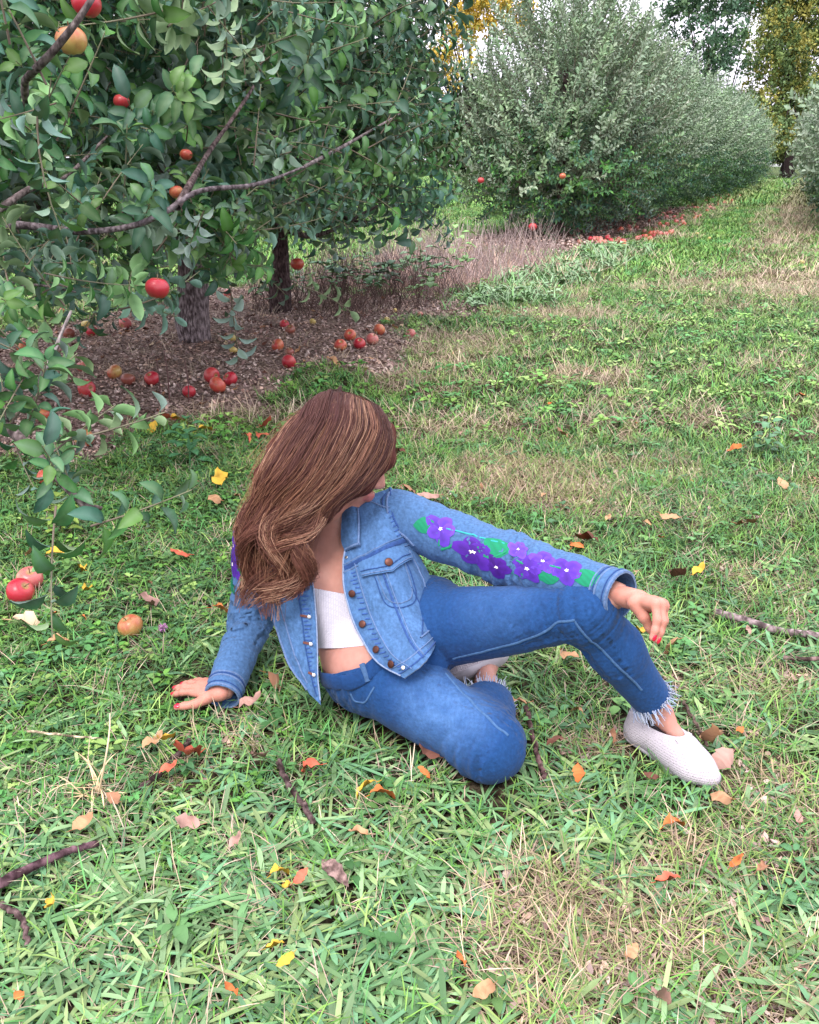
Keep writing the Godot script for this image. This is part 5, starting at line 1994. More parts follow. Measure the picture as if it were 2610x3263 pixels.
func build_apples() -> void:
	var soil := "windfall apples on the bare soil"
	for e in [
		[Vector3(-1.782, 0.05, -4.708), "red", "dull red apple nearest the low branch tip at the left of the bare soil"],
		[Vector3(-1.77, 0.047, -5.16), "blush", "yellow and red apple left of a dark red one on the bare soil"],
		[Vector3(-1.645, 0.042, -5.007), "brown", "dark reddish brown apple touching the right side of a yellow one"],
		[Vector3(-1.515, 0.045, -5.041), "red", "bright red apple behind thin dead stalks on the bare soil"],
		[Vector3(-2.021, 0.038, -5.329), "pink", "pinkish red apple half behind the bare twig at left"],
		[Vector3(-1.168, 0.049, -5.064), "red", "red apple at the back left of a cluster of three"],
		[Vector3(-1.042, 0.043, -4.986), "red", "red apple at the right of a cluster of three"],
		[Vector3(-1.075, 0.049, -4.783), "orange", "orange red apple at the front of a cluster of three"],
		[Vector3(-1.214, 0.037, -4.693), "red", "small red apple left of and in front of a cluster of three"],
		[Vector3(-0.765, 0.047, -5.472), "red", "bright crimson apple alone below the thin trunk's soil patch"],
		[Vector3(-0.911, 0.046, -6.022), "orange", "orange red apple with a small brown one at its right"],
		[Vector3(-0.815, 0.032, -5.877), "brown", "shrunken brown apple beside an orange red one"],
		[Vector3(-0.965, 0.037, -6.762), "red", "small red apple close to the thin trunk, left of a brown one"],
		[Vector3(-0.89, 0.039, -6.526), "brown", "brown apple close to the thin trunk, right of a red one"],
		[Vector3(-0.478, 0.044, -6.022), "orange", "orange apple at the left of the group near the soil's grassy edge"],
		[Vector3(-0.437, 0.045, -6.42), "orange", "red and orange apple at the top of the group near the soil's grassy edge"],
		[Vector3(-0.35, 0.043, -6.085), "red", "crimson apple in the middle of the group near the soil's grassy edge"],
		[Vector3(-0.266, 0.046, -6.227), "pink", "pale rotting apple at the right of the group near the soil's grassy edge"],
		[Vector3(-0.228, 0.045, -6.615), "orange", "golden orange apple above the pale rotting one"],
		[Vector3(0.009, 0.04, -6.462), "pink", "pale orange apple lying alone at the right tip of the soil"],
		[Vector3(0.088, 0.027, -7.255), "pink", "tiny pink apple in the grass beyond the right tip of the soil"],
		[Vector3(-2.204, 0.05, -6.8), "pink", "faded pinkish brown apple left of the thick pale trunk"],
		[Vector3(-2.416, 0.045, -7.617), "pink", "pink apple behind the faded one left of the thick trunk"],
		[Vector3(-2.33, 0.045, -6.42), "red", "dark red apple in leaf litter under the left boughs"],
		[Vector3(-2.485, 0.043, -6.376), "brown", "brownish red apple farthest left in the leaf litter under the boughs"],
		[Vector3(-2.495, 0.04, -6.764), "yellow", "yellow apple in the leaf litter under the left boughs"],
		[Vector3(-2.945, 0.03, -7.483), "pink", "small pink apple at the back left under the boughs"],
		[Vector3(-1.279, 0.031, -6.276), "yellow", "small yellow green apple at the foot of the thick trunk"],
		[Vector3(-1.194, 0.029, -5.876), "yellow", "small olive apple just in front of the yellow green one by the trunk"],
		[Vector3(-0.763, 0.028, -6.932), "yellow", "small yellow apple right of the thin trunk"],
		[Vector3(-0.18, 0.025, -7.017), "yellow", "tiny yellow apple behind the golden orange one"],
		[Vector3(-0.124, 0.022, -7.533), "yellow", "tiniest yellow apple beyond the soil's far edge"],
		[Vector3(-1.743, 0.041, -8.51), "pink", "pinkish apple in the shade right of the thick trunk"],
		[Vector3(-2.65, 0.039, -5.944), "orange", "orange apple at the left edge behind the near leaves"],
		[Vector3(-1.479, 0.045, -3.79), "blush", "large yellow apple with red blush at the near left end of the soil"],
		[Vector3(-1.833, 0.036, -4.218), "orange", "orange red apple half hidden by the low branch at left"],
		[Vector3(-1.463, 0.038, -3.304), "orange", "orange red apple behind the leaves of the lowest branch"]]:
		apple(Vector3(e[0].x, e[0].y * 0.88 + ground_height(e[0]), e[0].z), e[0].y, e[1], e[2], soil)
	for e in [
		[Vector3(-1.147, 0.039, -2.365), "pink", "pinkish red apple in the grass, behind a redder one at the left edge"],
		[Vector3(-1.141, 0.04, -2.28), "red", "red apple in the grass at the left edge, in front of a pinker one"],
		[Vector3(-0.76, 0.034, -2.083), "blush", "pink and yellow apple sunk in the grass above the person's hand"]]:
		apple(Vector3(e[0].x, e[0].y * 0.8, e[0].z), e[0].y, e[1], e[2], "windfall apples in the grass")
	for e in [
		[Vector3(-0.798, 1.562, -2.463), 0.036, "red", "pinkish red apple hanging at the top left corner"],
		[Vector3(-0.816, 1.471, -2.373), 0.037, "blush", "yellow and red apple hanging below another, half behind leaves"],
		[Vector3(-0.826, 0.816, -2.918), 0.039, "red", "deep red apple hanging low before the thick trunk"],
		[Vector3(-1.092, 1.412, -3.642), 0.03, "red", "small dark red apple inside the near tree's crown"],
		[Vector3(-0.924, 1.227, -3.891), 0.026, "orange", "orange red apple deep in the leaves above the bare bough"],
		[Vector3(-0.856, 1.096, -3.407), 0.026, "orange", "orange red apple close above the fork of the bare bough"],
		[Vector3(-0.903, 0.437, -7.239), 0.055, "orange", "orange apple hanging right of the thin trunk"],
		[Vector3(1.084, 0.938, -14.123), 0.05, "red", "red apple hanging at the left side of the silvery tree"],
		[Vector3(1.883, 0.276, -13.964), 0.065, "red", "red apple hanging lowest at the foot of the silvery tree"],
		[Vector3(2.322, 0.998, -14.147), 0.05, "orange", "orange apple in the middle of the silvery tree"]]:
		apple(e[0], e[1], e[2], e[3], "apples hanging on the trees", true)
	for e in [Vector3(5.029, 0.03, -11.536), Vector3(4.985, 0.032, -15.125), Vector3(5.098, 0.034, -16.139), Vector3(4.972, 0.024, -13.086), Vector3(7.242, 0.027, -20.556), Vector3(8.795, 0.032, -24.697), Vector3(7.057, 0.025, -18.96), Vector3(4.774, 0.023, -10.843), Vector3(13.306, 0.037, -36.535), Vector3(10.513, 0.03, -29.224)]:
		apple(Vector3(e.x, e.y * 0.9 + ground_height(e), e.z), e.y, "yellow", "small yellow windfall apple on the mown lane", "windfall apples on the lane")
	var r := RandomNumberGenerator.new()
	r.seed = 5
	for k in 130:
		var a := 8.6 + pow(r.randf(), 1.4) * 24.0
		var p := on_row(a, r.randf_range(0.8, 1.85))
		apple(p + Vector3(0, 0.035 + ground_height(p), 0), r.randf_range(0.04, 0.06), ["red", "pink", "orange", "brown", "pink"][r.randi_range(0, 4)], "small reddish windfall apple along the foot of the silvery row", "windfall apples along the silvery row")


# ---------------------------------------------------------------- turf
func blade(mb: MB, at: Vector3, dir: Vector3, rise: float, long: float, wide: float, sag: float, col: Color, segs := 4, fold := 0.35) -> void:
	var side := dir.cross(Vector3.UP).normalized()
	var p := at
	var ang := rise
	var start := mb.v.size()
	var across := [-1.0, 0.0, 1.0] if segs > 2 else [-1.0, 1.0]
	for i in segs + 1:
		var t := float(i) / segs
		var fwd := dir * cos(ang) + Vector3.UP * sin(ang)
		var up := -dir * sin(ang) + Vector3.UP * cos(ang)
		var w := wide * 0.5 * (0.55 + 0.6 * t) * sqrt(maxf(0.0, 1.0 - pow(t, 3.0)))
		for j: float in across:
			mb.add(p + side * (j * w) + up * (absf(j) * w * fold), (up - side * j * fold).normalized(), col * (1.0 + 0.12 * absf(j)))
		p += fwd * (long / segs)
		ang -= sag / segs
	var n := across.size()
	for i in segs:
		for j in n - 1:
			var a := start + i * n + j
			mb.quad(a, a + 1, a + n + 1, a + n)


func tufts(kind: String, count: int) -> Array:
	var r := RandomNumberGenerator.new()
	r.seed = hash(kind) % 1000
	var out := []
	for c in count:
		var mb := MB.new()
		match kind:
			"broad":
				for k in 5:
					var g := r.randf() * TAU
					blade(mb, Vector3(r.randf_range(-1, 1), 0, r.randf_range(-1, 1)) * 0.02 + Vector3(0, r.randf() * 0.012, 0), Vector3(cos(g), 0, sin(g)), r.randf_range(0.05, 0.5), r.randf_range(0.05, 0.115), r.randf_range(0.006, 0.0125), r.randf_range(0.1, 0.9), Color(1, 1, 1) * r.randf_range(0.75, 1.25), 4, r.randf_range(0.1, 0.5))
			"fine":
				for k in 10:
					var g := r.randf() * TAU
					blade(mb, Vector3(r.randf_range(-1, 1), 0, r.randf_range(-1, 1)) * 0.022, Vector3(cos(g), 0, sin(g)), r.randf_range(0.3, 1.2), r.randf_range(0.03, 0.075), r.randf_range(0.0018, 0.0038), r.randf_range(0.3, 1.2), Color(1, 1, 1) * r.randf_range(0.7, 1.3), 3)
			"straw":
				for k in 12:
					var g := r.randf() * TAU
					blade(mb, Vector3(r.randf_range(-1, 1), r.randf() * 0.3, r.randf_range(-1, 1)) * 0.03, Vector3(cos(g), 0, sin(g)), r.randf_range(-0.05, 0.9), r.randf_range(0.03, 0.09), r.randf_range(0.0012, 0.0026), r.randf_range(0.0, 0.7), Color(1, 1, 1) * r.randf_range(0.65, 1.3), 3)
			"clover":
				for k in 5:
					var at := Vector3(r.randf_range(-1, 1) * 0.03, r.randf_range(0.012, 0.04), r.randf_range(-1, 1) * 0.03)
					tube(mb, PackedVector3Array([at * Vector3(0.6, 0, 0.6), at]), 0.0007, 0.0006, 3, Color(0.8, 0.9, 0.7), Color(0.9, 1, 0.8))
					var g0 := r.randf() * TAU
					var tone := Color(1, 1, 1) * r.randf_range(0.75, 1.25)
					var size := r.randf_range(0.011, 0.017)
					for l in 3:
						var g := g0 + l * TAU / 3.0
						var d := Vector3(cos(g), r.randf_range(-0.15, 0.35), sin(g)).normalized()
						leaf_shape(mb, Transform3D(frame_of(d, Vector3.UP), at), size, size * 0.95, 0.2, 0.3, tone, tone * 1.15, 3)
			"weed":
				for k in 7:
					var g := k * 2.4 + r.randf()
					var d := Vector3(cos(g), r.randf_range(0.1, 0.7), sin(g)).normalized()
					var size := r.randf_range(0.022, 0.045)
					var at := Vector3(0, r.randf_range(0.004, 0.04), 0) + d * 0.008
					var tone := Color(1, 1, 1) * r.randf_range(0.75, 1.25)
					leaf_shape(mb, Transform3D(frame_of(d, Vector3.UP), at), size, size * r.randf_range(0.4, 0.65), 0.25, 0.7, tone, tone * 1.2, 4)
			"mid":
				for k in 16:
					var g := r.randf() * TAU
					blade(mb, Vector3(r.randf_range(-1, 1), 0, r.randf_range(-1, 1)) * 0.05, Vector3(cos(g), 0, sin(g)), r.randf_range(0.2, 1.2), r.randf_range(0.04, 0.1), r.randf_range(0.004, 0.0085), r.randf_range(0.3, 1.2), Color(1, 1, 1) * r.randf_range(0.7, 1.3), 2)
			"far":
				for k in 26:
					var g := r.randf() * TAU
					blade(mb, Vector3(r.randf_range(-1, 1), 0, r.randf_range(-1, 1)) * 0.16, Vector3(cos(g), 0, sin(g)), r.randf_range(0.3, 1.2), r.randf_range(0.05, 0.12), r.randf_range(0.012, 0.022), r.randf_range(0.3, 1.0), Color(1, 1, 1) * r.randf_range(0.75, 1.25), 2)
			"chips":
				for k in 9:
					var d := Vector3(r.randf_range(-1, 1), r.randf_range(-0.1, 0.25), r.randf_range(-1, 1)).normalized()
					var size := r.randf_range(0.008, 0.026)
					var tone := Color(1, 1, 1) * r.randf_range(0.5, 1.4)
					leaf_shape(mb, Transform3D(frame_of(d, Vector3.UP + random_dir(r) * 0.7), Vector3(r.randf_range(-1, 1), 0.12 + r.randf() * 0.1, r.randf_range(-1, 1)) * 0.05), size, size * r.randf_range(0.3, 0.7), r.randf_range(-0.5, 0.6), r.randf_range(-0.8, 1.2), tone, tone * 0.85, 3)
			"stalks":
				for k in 9:
					var at := Vector3(r.randf_range(-1, 1), 0, r.randf_range(-1, 1)) * 0.12
					var d := Vector3(r.randf_range(-1, 1), r.randf_range(0.5, 2.2), r.randf_range(-1, 1)).normalized() * r.randf_range(0.12, 0.5)
					var tone := Color(1, 1, 1) * r.randf_range(0.6, 1.3)
					tube(mb, curve_points([at, at + d * 0.5 + random_dir(r) * 0.02, at + d + random_dir(r) * 0.05], 6), 0.003, 0.0015, 3, tone, tone)
		out.append(mb.mesh())
	return out


func build_turf() -> void:
	var r := RandomNumberGenerator.new()
	r.seed = 404
	var grass_mat := mat(0.52, 0.34, 0.25)
	var dry_mat := mat(0.8, 0.3, 0.2)
	var kinds := {"broad": tufts("broad", 6), "fine": tufts("fine", 5), "straw": tufts("straw", 5), "clover": tufts("clover", 5), "weed": tufts("weed", 5), "mid": tufts("mid", 5), "far": tufts("far", 4), "chips": tufts("chips", 5), "stalks": tufts("stalks", 4)}
	var store := {}
	for k: String in kinds:
		for v in kinds[k].size():
			store[[k, v]] = [[], []]
	var put := func(kind: String, p: Vector3, size: float, col: Color, tilt := 0.15) -> void:
		var v := r.randi_range(0, kinds[kind].size() - 1)
		var b := Basis(Vector3(r.randf_range(-1, 1), 0, r.randf_range(-1, 1)).normalized(), r.randf() * tilt) * Basis(Vector3.UP, r.randf() * TAU)
		store[[kind, v]][0].append(Transform3D(b.scaled(Vector3.ONE * size * r.randf_range(0.8, 1.2)), p))
		store[[kind, v]][1].append(col * r.randf_range(0.6, 1.35))
	var greens := [Color(0.115, 0.265, 0.05), Color(0.08, 0.215, 0.042), Color(0.17, 0.32, 0.065), Color(0.09, 0.26, 0.075), Color(0.25, 0.38, 0.11)]
	var sage := [Color(0.145, 0.26, 0.112), Color(0.1, 0.21, 0.085), Color(0.2, 0.32, 0.155), Color(0.12, 0.255, 0.13), Color(0.24, 0.335, 0.14)]
	var deep := [Color(0.07, 0.19, 0.06), Color(0.1, 0.22, 0.08), Color(0.075, 0.19, 0.08), Color(0.12, 0.24, 0.07)]
	var straws := [Color(0.5, 0.39, 0.28), Color(0.43, 0.33, 0.25), Color(0.36, 0.27, 0.22), Color(0.57, 0.47, 0.36)]
	var browns := [Color(0.48, 0.35, 0.31), Color(0.4, 0.29, 0.27), Color(0.54, 0.37, 0.3), Color(0.62, 0.49, 0.45), Color(0.31, 0.2, 0.185)]
	var any := func(list: Array) -> Color: return list[r.randi_range(0, list.size() - 1)]
	var blockers := jeans_field.everything()
	var sleeves := jacket_field.everything()
	var feet := [Vector3(0.528, 0, -1.648), Vector3(0.565, 0, -1.593), Vector3(0.601, 0, -1.539), Vector3(0.63, 0, -1.5), Vector3(-0.503, 0, -1.817), Vector3(-0.54, 0, -1.826), Vector3(0.164, 0, -1.874), Vector3(0.117, 0, -1.885), Vector3(-0.452, 0, -1.791)]
	# near: single tufts
	var z := -0.5
	while z > -3.9:
		var half := 0.53 * (-z * 0.93 + 0.45) + 0.3
		var x := -half
		while x < half:
			var p := Vector3(x + r.randf_range(-0.015, 0.015), 0, z + r.randf_range(-0.015, 0.015))
			x += 0.028
			var lowered := 1.0
			if p.distance_to(base) < 0.95:
				if jeans_field.at(p + Vector3(0, 0.035, 0), blockers) < 0.008 or jacket_field.at(p + Vector3(0, 0.03, 0), sleeves) < 0.006:
					continue
				var skip := false
				for q: Vector3 in feet:
					if p.distance_to(q) < 0.048:
						skip = true
					elif p.distance_to(q) < 0.075:
						lowered = 0.55
				if skip:
					continue
			p.y = ground_height(p)
			var q := zone(p)
			var u := r.randf()
			if q.soil > 0.35 + r.randf() * 0.4:
				if r.randf() < 0.55:
					put.call("chips", p, 1.0, any.call(browns))
				if u < 0.12:
					put.call("straw", p, 1.0, any.call(browns))
				continue
			if q.dry > r.randf() * 1.05:
				put.call("straw", p, 1.05 * lowered, (any.call(straws) as Color) * (Color(0.72, 0.72, 0.6) if r.randf() < 0.5 else Color(0.85, 0.8, 0.78)))
				if r.randf() < 0.6:
					put.call("chips", p, 0.85, any.call(browns))
				if u < 0.75:
					put.call("fine", p, 1.0 * lowered, (any.call(greens) as Color).lerp(Color(0.3, 0.3, 0.12), 0.4))
				continue
			# broad blades in the foreground and right of the person, clover and small weeds on the left
			var left := smoothstep(0.05, -0.45, p.x + 0.2 + q.n * 0.3) * smoothstep(1.22, 1.5, -p.z + q.n2 * 0.25)
			var wide: float = lerpf(0.3, 1.1, smoothstep(1.7, 1.3, -p.z - q.n2 * 0.3 + maxf(0.0, p.x) * 0.5)) * smoothstep(2.8, 2.0, -p.z)
			if u < left * 0.5:
				put.call("clover" if r.randf() < 0.62 else "weed", p, 0.66 * lowered, any.call(deep if r.randf() < 0.6 else greens))
				if r.randf() < 0.8:
					put.call("fine", p, 1.0 * lowered, any.call(deep if r.randf() < 0.5 else greens))
			elif u < left * 0.5 + wide * 0.75 * (1.0 - left * 0.5):
				put.call("broad", p, 1.0 * lowered, any.call(sage))
				if r.randf() < 0.25:
					put.call("fine", p, 1.1 * lowered, any.call(greens if r.randf() < 0.7 else deep))
			elif r.randf() < 0.75:
				put.call("fine", p, 1.05 * lowered, any.call(greens if r.randf() < 0.6 else deep))
			elif r.randf() < 0.2:
				put.call("weed", p, 0.8 * lowered, any.call(deep))
			if r.randf() < 0.12:
				put.call("straw", p, 1.0 * lowered, any.call(straws))
		z -= 0.028
	# middle distance
	while z > -9.5:
		var half := 0.53 * (-z * 0.93 + 0.45) + 0.4
		var x := -half
		while x < half:
			var p := Vector3(x + r.randf_range(-0.03, 0.03), 0, z + r.randf_range(-0.03, 0.03))
			x += 0.058
			p.y = ground_height(p)
			var q := zone(p)
			if q.soil > 0.4 + r.randf() * 0.35:
				if r.randf() < 0.55:
					put.call("chips", p, 1.35, any.call(browns))
				if r.randf() < 0.1:
					put.call("straw", p, 1.5, any.call(straws))
				continue
			if q.straw > 0.35 + r.randf() * 0.4:
				put.call("straw", p, 1.9, (any.call(straws) as Color) * Color(1.15, 1.0, 1.08))
				if r.randf() < 0.1:
					put.call("stalks", p, 0.8, Color(0.4, 0.3, 0.3))
				continue
			if q.dry > r.randf():
				put.call("straw", p, 1.7, any.call(straws))
				if r.randf() < 0.5:
					put.call("mid", p, 0.8, (any.call(greens) as Color).lerp(Color(0.3, 0.27, 0.12), 0.45))
				continue
			if r.randf() < 0.12:
				put.call("weed", p, 1.3, any.call(greens))
			elif r.randf() < 0.85:
				put.call("mid", p, 0.9, any.call(greens if r.randf() < 0.75 else deep))
			if r.randf() < 0.2:
				put.call("straw", p, 1.4, any.call(straws))
		z -= 0.058
	while z > -26.0:
		var half := 0.53 * (-z * 0.93 + 0.45) + 0.6
		var x := -half
		while x < half:
			var p := Vector3(x + r.randf_range(-0.08, 0.08), 0, z + r.randf_range(-0.08, 0.08))
			x += 0.16
			p.y = ground_height(p)
			var q := zone(p)
			if q.under > 0.5:
				put.call("chips", p, 2.4, any.call(browns))
				continue
			if q.straw > 0.4 + r.randf() * 0.3:
				put.call("straw", p, 3.2, (any.call(straws) as Color) * Color(1.15, 1.0, 1.08))
				if r.randf() < 0.2:
					put.call("stalks", p, 0.8, any.call(straws))
				continue
			if q.dry > r.randf():
				put.call("straw", p, 3.4, any.call(straws))
				if r.randf() < 0.6:
					put.call("far", p, 0.6, (any.call(greens) as Color).lerp(Color(0.3, 0.26, 0.13), 0.5))
			else:
				put.call("far", p, 0.8, any.call(greens))
		z -= 0.16
	while z > -80.0:
		var half := 0.53 * (-z * 0.93 + 0.45) + 1.0
		var x := -half
		while x < half:
			var p := Vector3(x + r.randf_range(-0.25, 0.25), 0, z + r.randf_range(-0.25, 0.25))
			x += 0.5
			p.y = ground_height(p)
			var q := zone(p)
			put.call("far", p, 2.0, (any.call(greens) as Color).lerp(Color(0.38, 0.3, 0.2), q.dry * 0.9))
		z -= 0.5
	# tall weeds by the thin trunk and at the gap
	for k in 75:
		var p := on_row(r.randf_range(1.1, 3.2), r.randf_range(-0.35, 1.0))
		put.call("stalks", p, 0.9, Color(0.14, 0.09, 0.08))
		if k % 2 == 0:
			put.call("weed", p + Vector3(0.05, 0.08 + r.randf() * 0.15, 0), 3.2, any.call(deep))
	for k in 110:
		var p := on_row(r.randf_range(2.6, 7.0), r.randf_range(-0.9, 1.2))
		put.call("stalks", p, 1.1, any.call([Color(0.46, 0.36, 0.35), Color(0.36, 0.27, 0.27), Color(0.55, 0.45, 0.42)]))
	for k in 150:  # a lush strip at the grassy edge of the gap
		var p := on_row(r.randf_range(2.0, 8.5), r.randf_range(1.1, 2.0))
		put.call("weed" if k % 3 == 0 else "mid", p, 2.6, any.call([Color(0.2, 0.33, 0.17), Color(0.24, 0.36, 0.2), Color(0.14, 0.28, 0.1)]))
	var said := {"broad": "broad_grass", "fine": "fine_grass", "straw": "dry_grass", "clover": "clover", "weed": "low_weeds", "mid": "lawn_grass", "far": "distant_grass", "chips": "leaf_litter", "stalks": "dead_weed_stalks"}
	var words := {"broad": "broad flat green blades of coarse grass in the foreground", "fine": "thin green blades of fine grass", "straw": "pale dry straw of dead grass", "clover": "small dark green clover leaves", "weed": "small broad-leaved weeds growing low", "mid": "green lawn grass in the middle distance", "far": "mown green grass of the distant lane", "chips": "brown crumbled leaf litter on the bare soil", "stalks": "brown dead weed stalks standing in the gap of the row"}
	for k: String in kinds:
		var root := Node3D.new()
		root.name = said[k]
		add_child(root, true)
		tag(root, words[k], "litter" if k == "chips" else "grass", "", "stuff")
		for v in kinds[k].size():
			var s: Array = store[[k, v]]
			if s[0].size():
				multi(said[k] + "_mass", kinds[k][v], dry_mat if k in ["straw", "chips", "stalks"] else grass_mat, s[0], s[1], root)


# ---------------------------------------------------------------- fallen leaves, twigs and other small things
func dead_leaf(r: RandomNumberGenerator) -> MB:
	var mb := MB.new()
	var fold := r.randf_range(-0.5, 0.8)
	leaf_shape(mb, Transform3D(Basis(), Vector3(0, -0.5, 0)), 1.0, r.randf_range(0.5, 0.75), fold, r.randf_range(-1.3, 1.5), Color(1, 1, 1), Color(0.8, 0.75, 0.72), 9, 0.14)
	for i in mb.v.size():
		var o := Vector3.ONE * fold * 40.0
		mb.v[i] += Vector3(0.14 * lumps.get_noise_3dv(mb.v[i] * 34.0 + o), 0.1 * lumps.get_noise_3dv(mb.v[i] * 30.0 - o), 0.26 * lumps.get_noise_3dv(mb.v[i] * 38.0 + o * 2.0))
		mb.c[i] = mb.c[i] * (0.85 + 0.8 * lumps.get_noise_3dv(mb.v[i] * 24.0 + Vector3.ONE * fold * 90.0))
	tube(mb, PackedVector3Array([Vector3(0, -0.5, 0), Vector3(0.04, -0.72, 0.05)]), 0.018, 0.012, 4, Color(0.7, 0.6, 0.5), Color(0.7, 0.6, 0.5))
	return mb


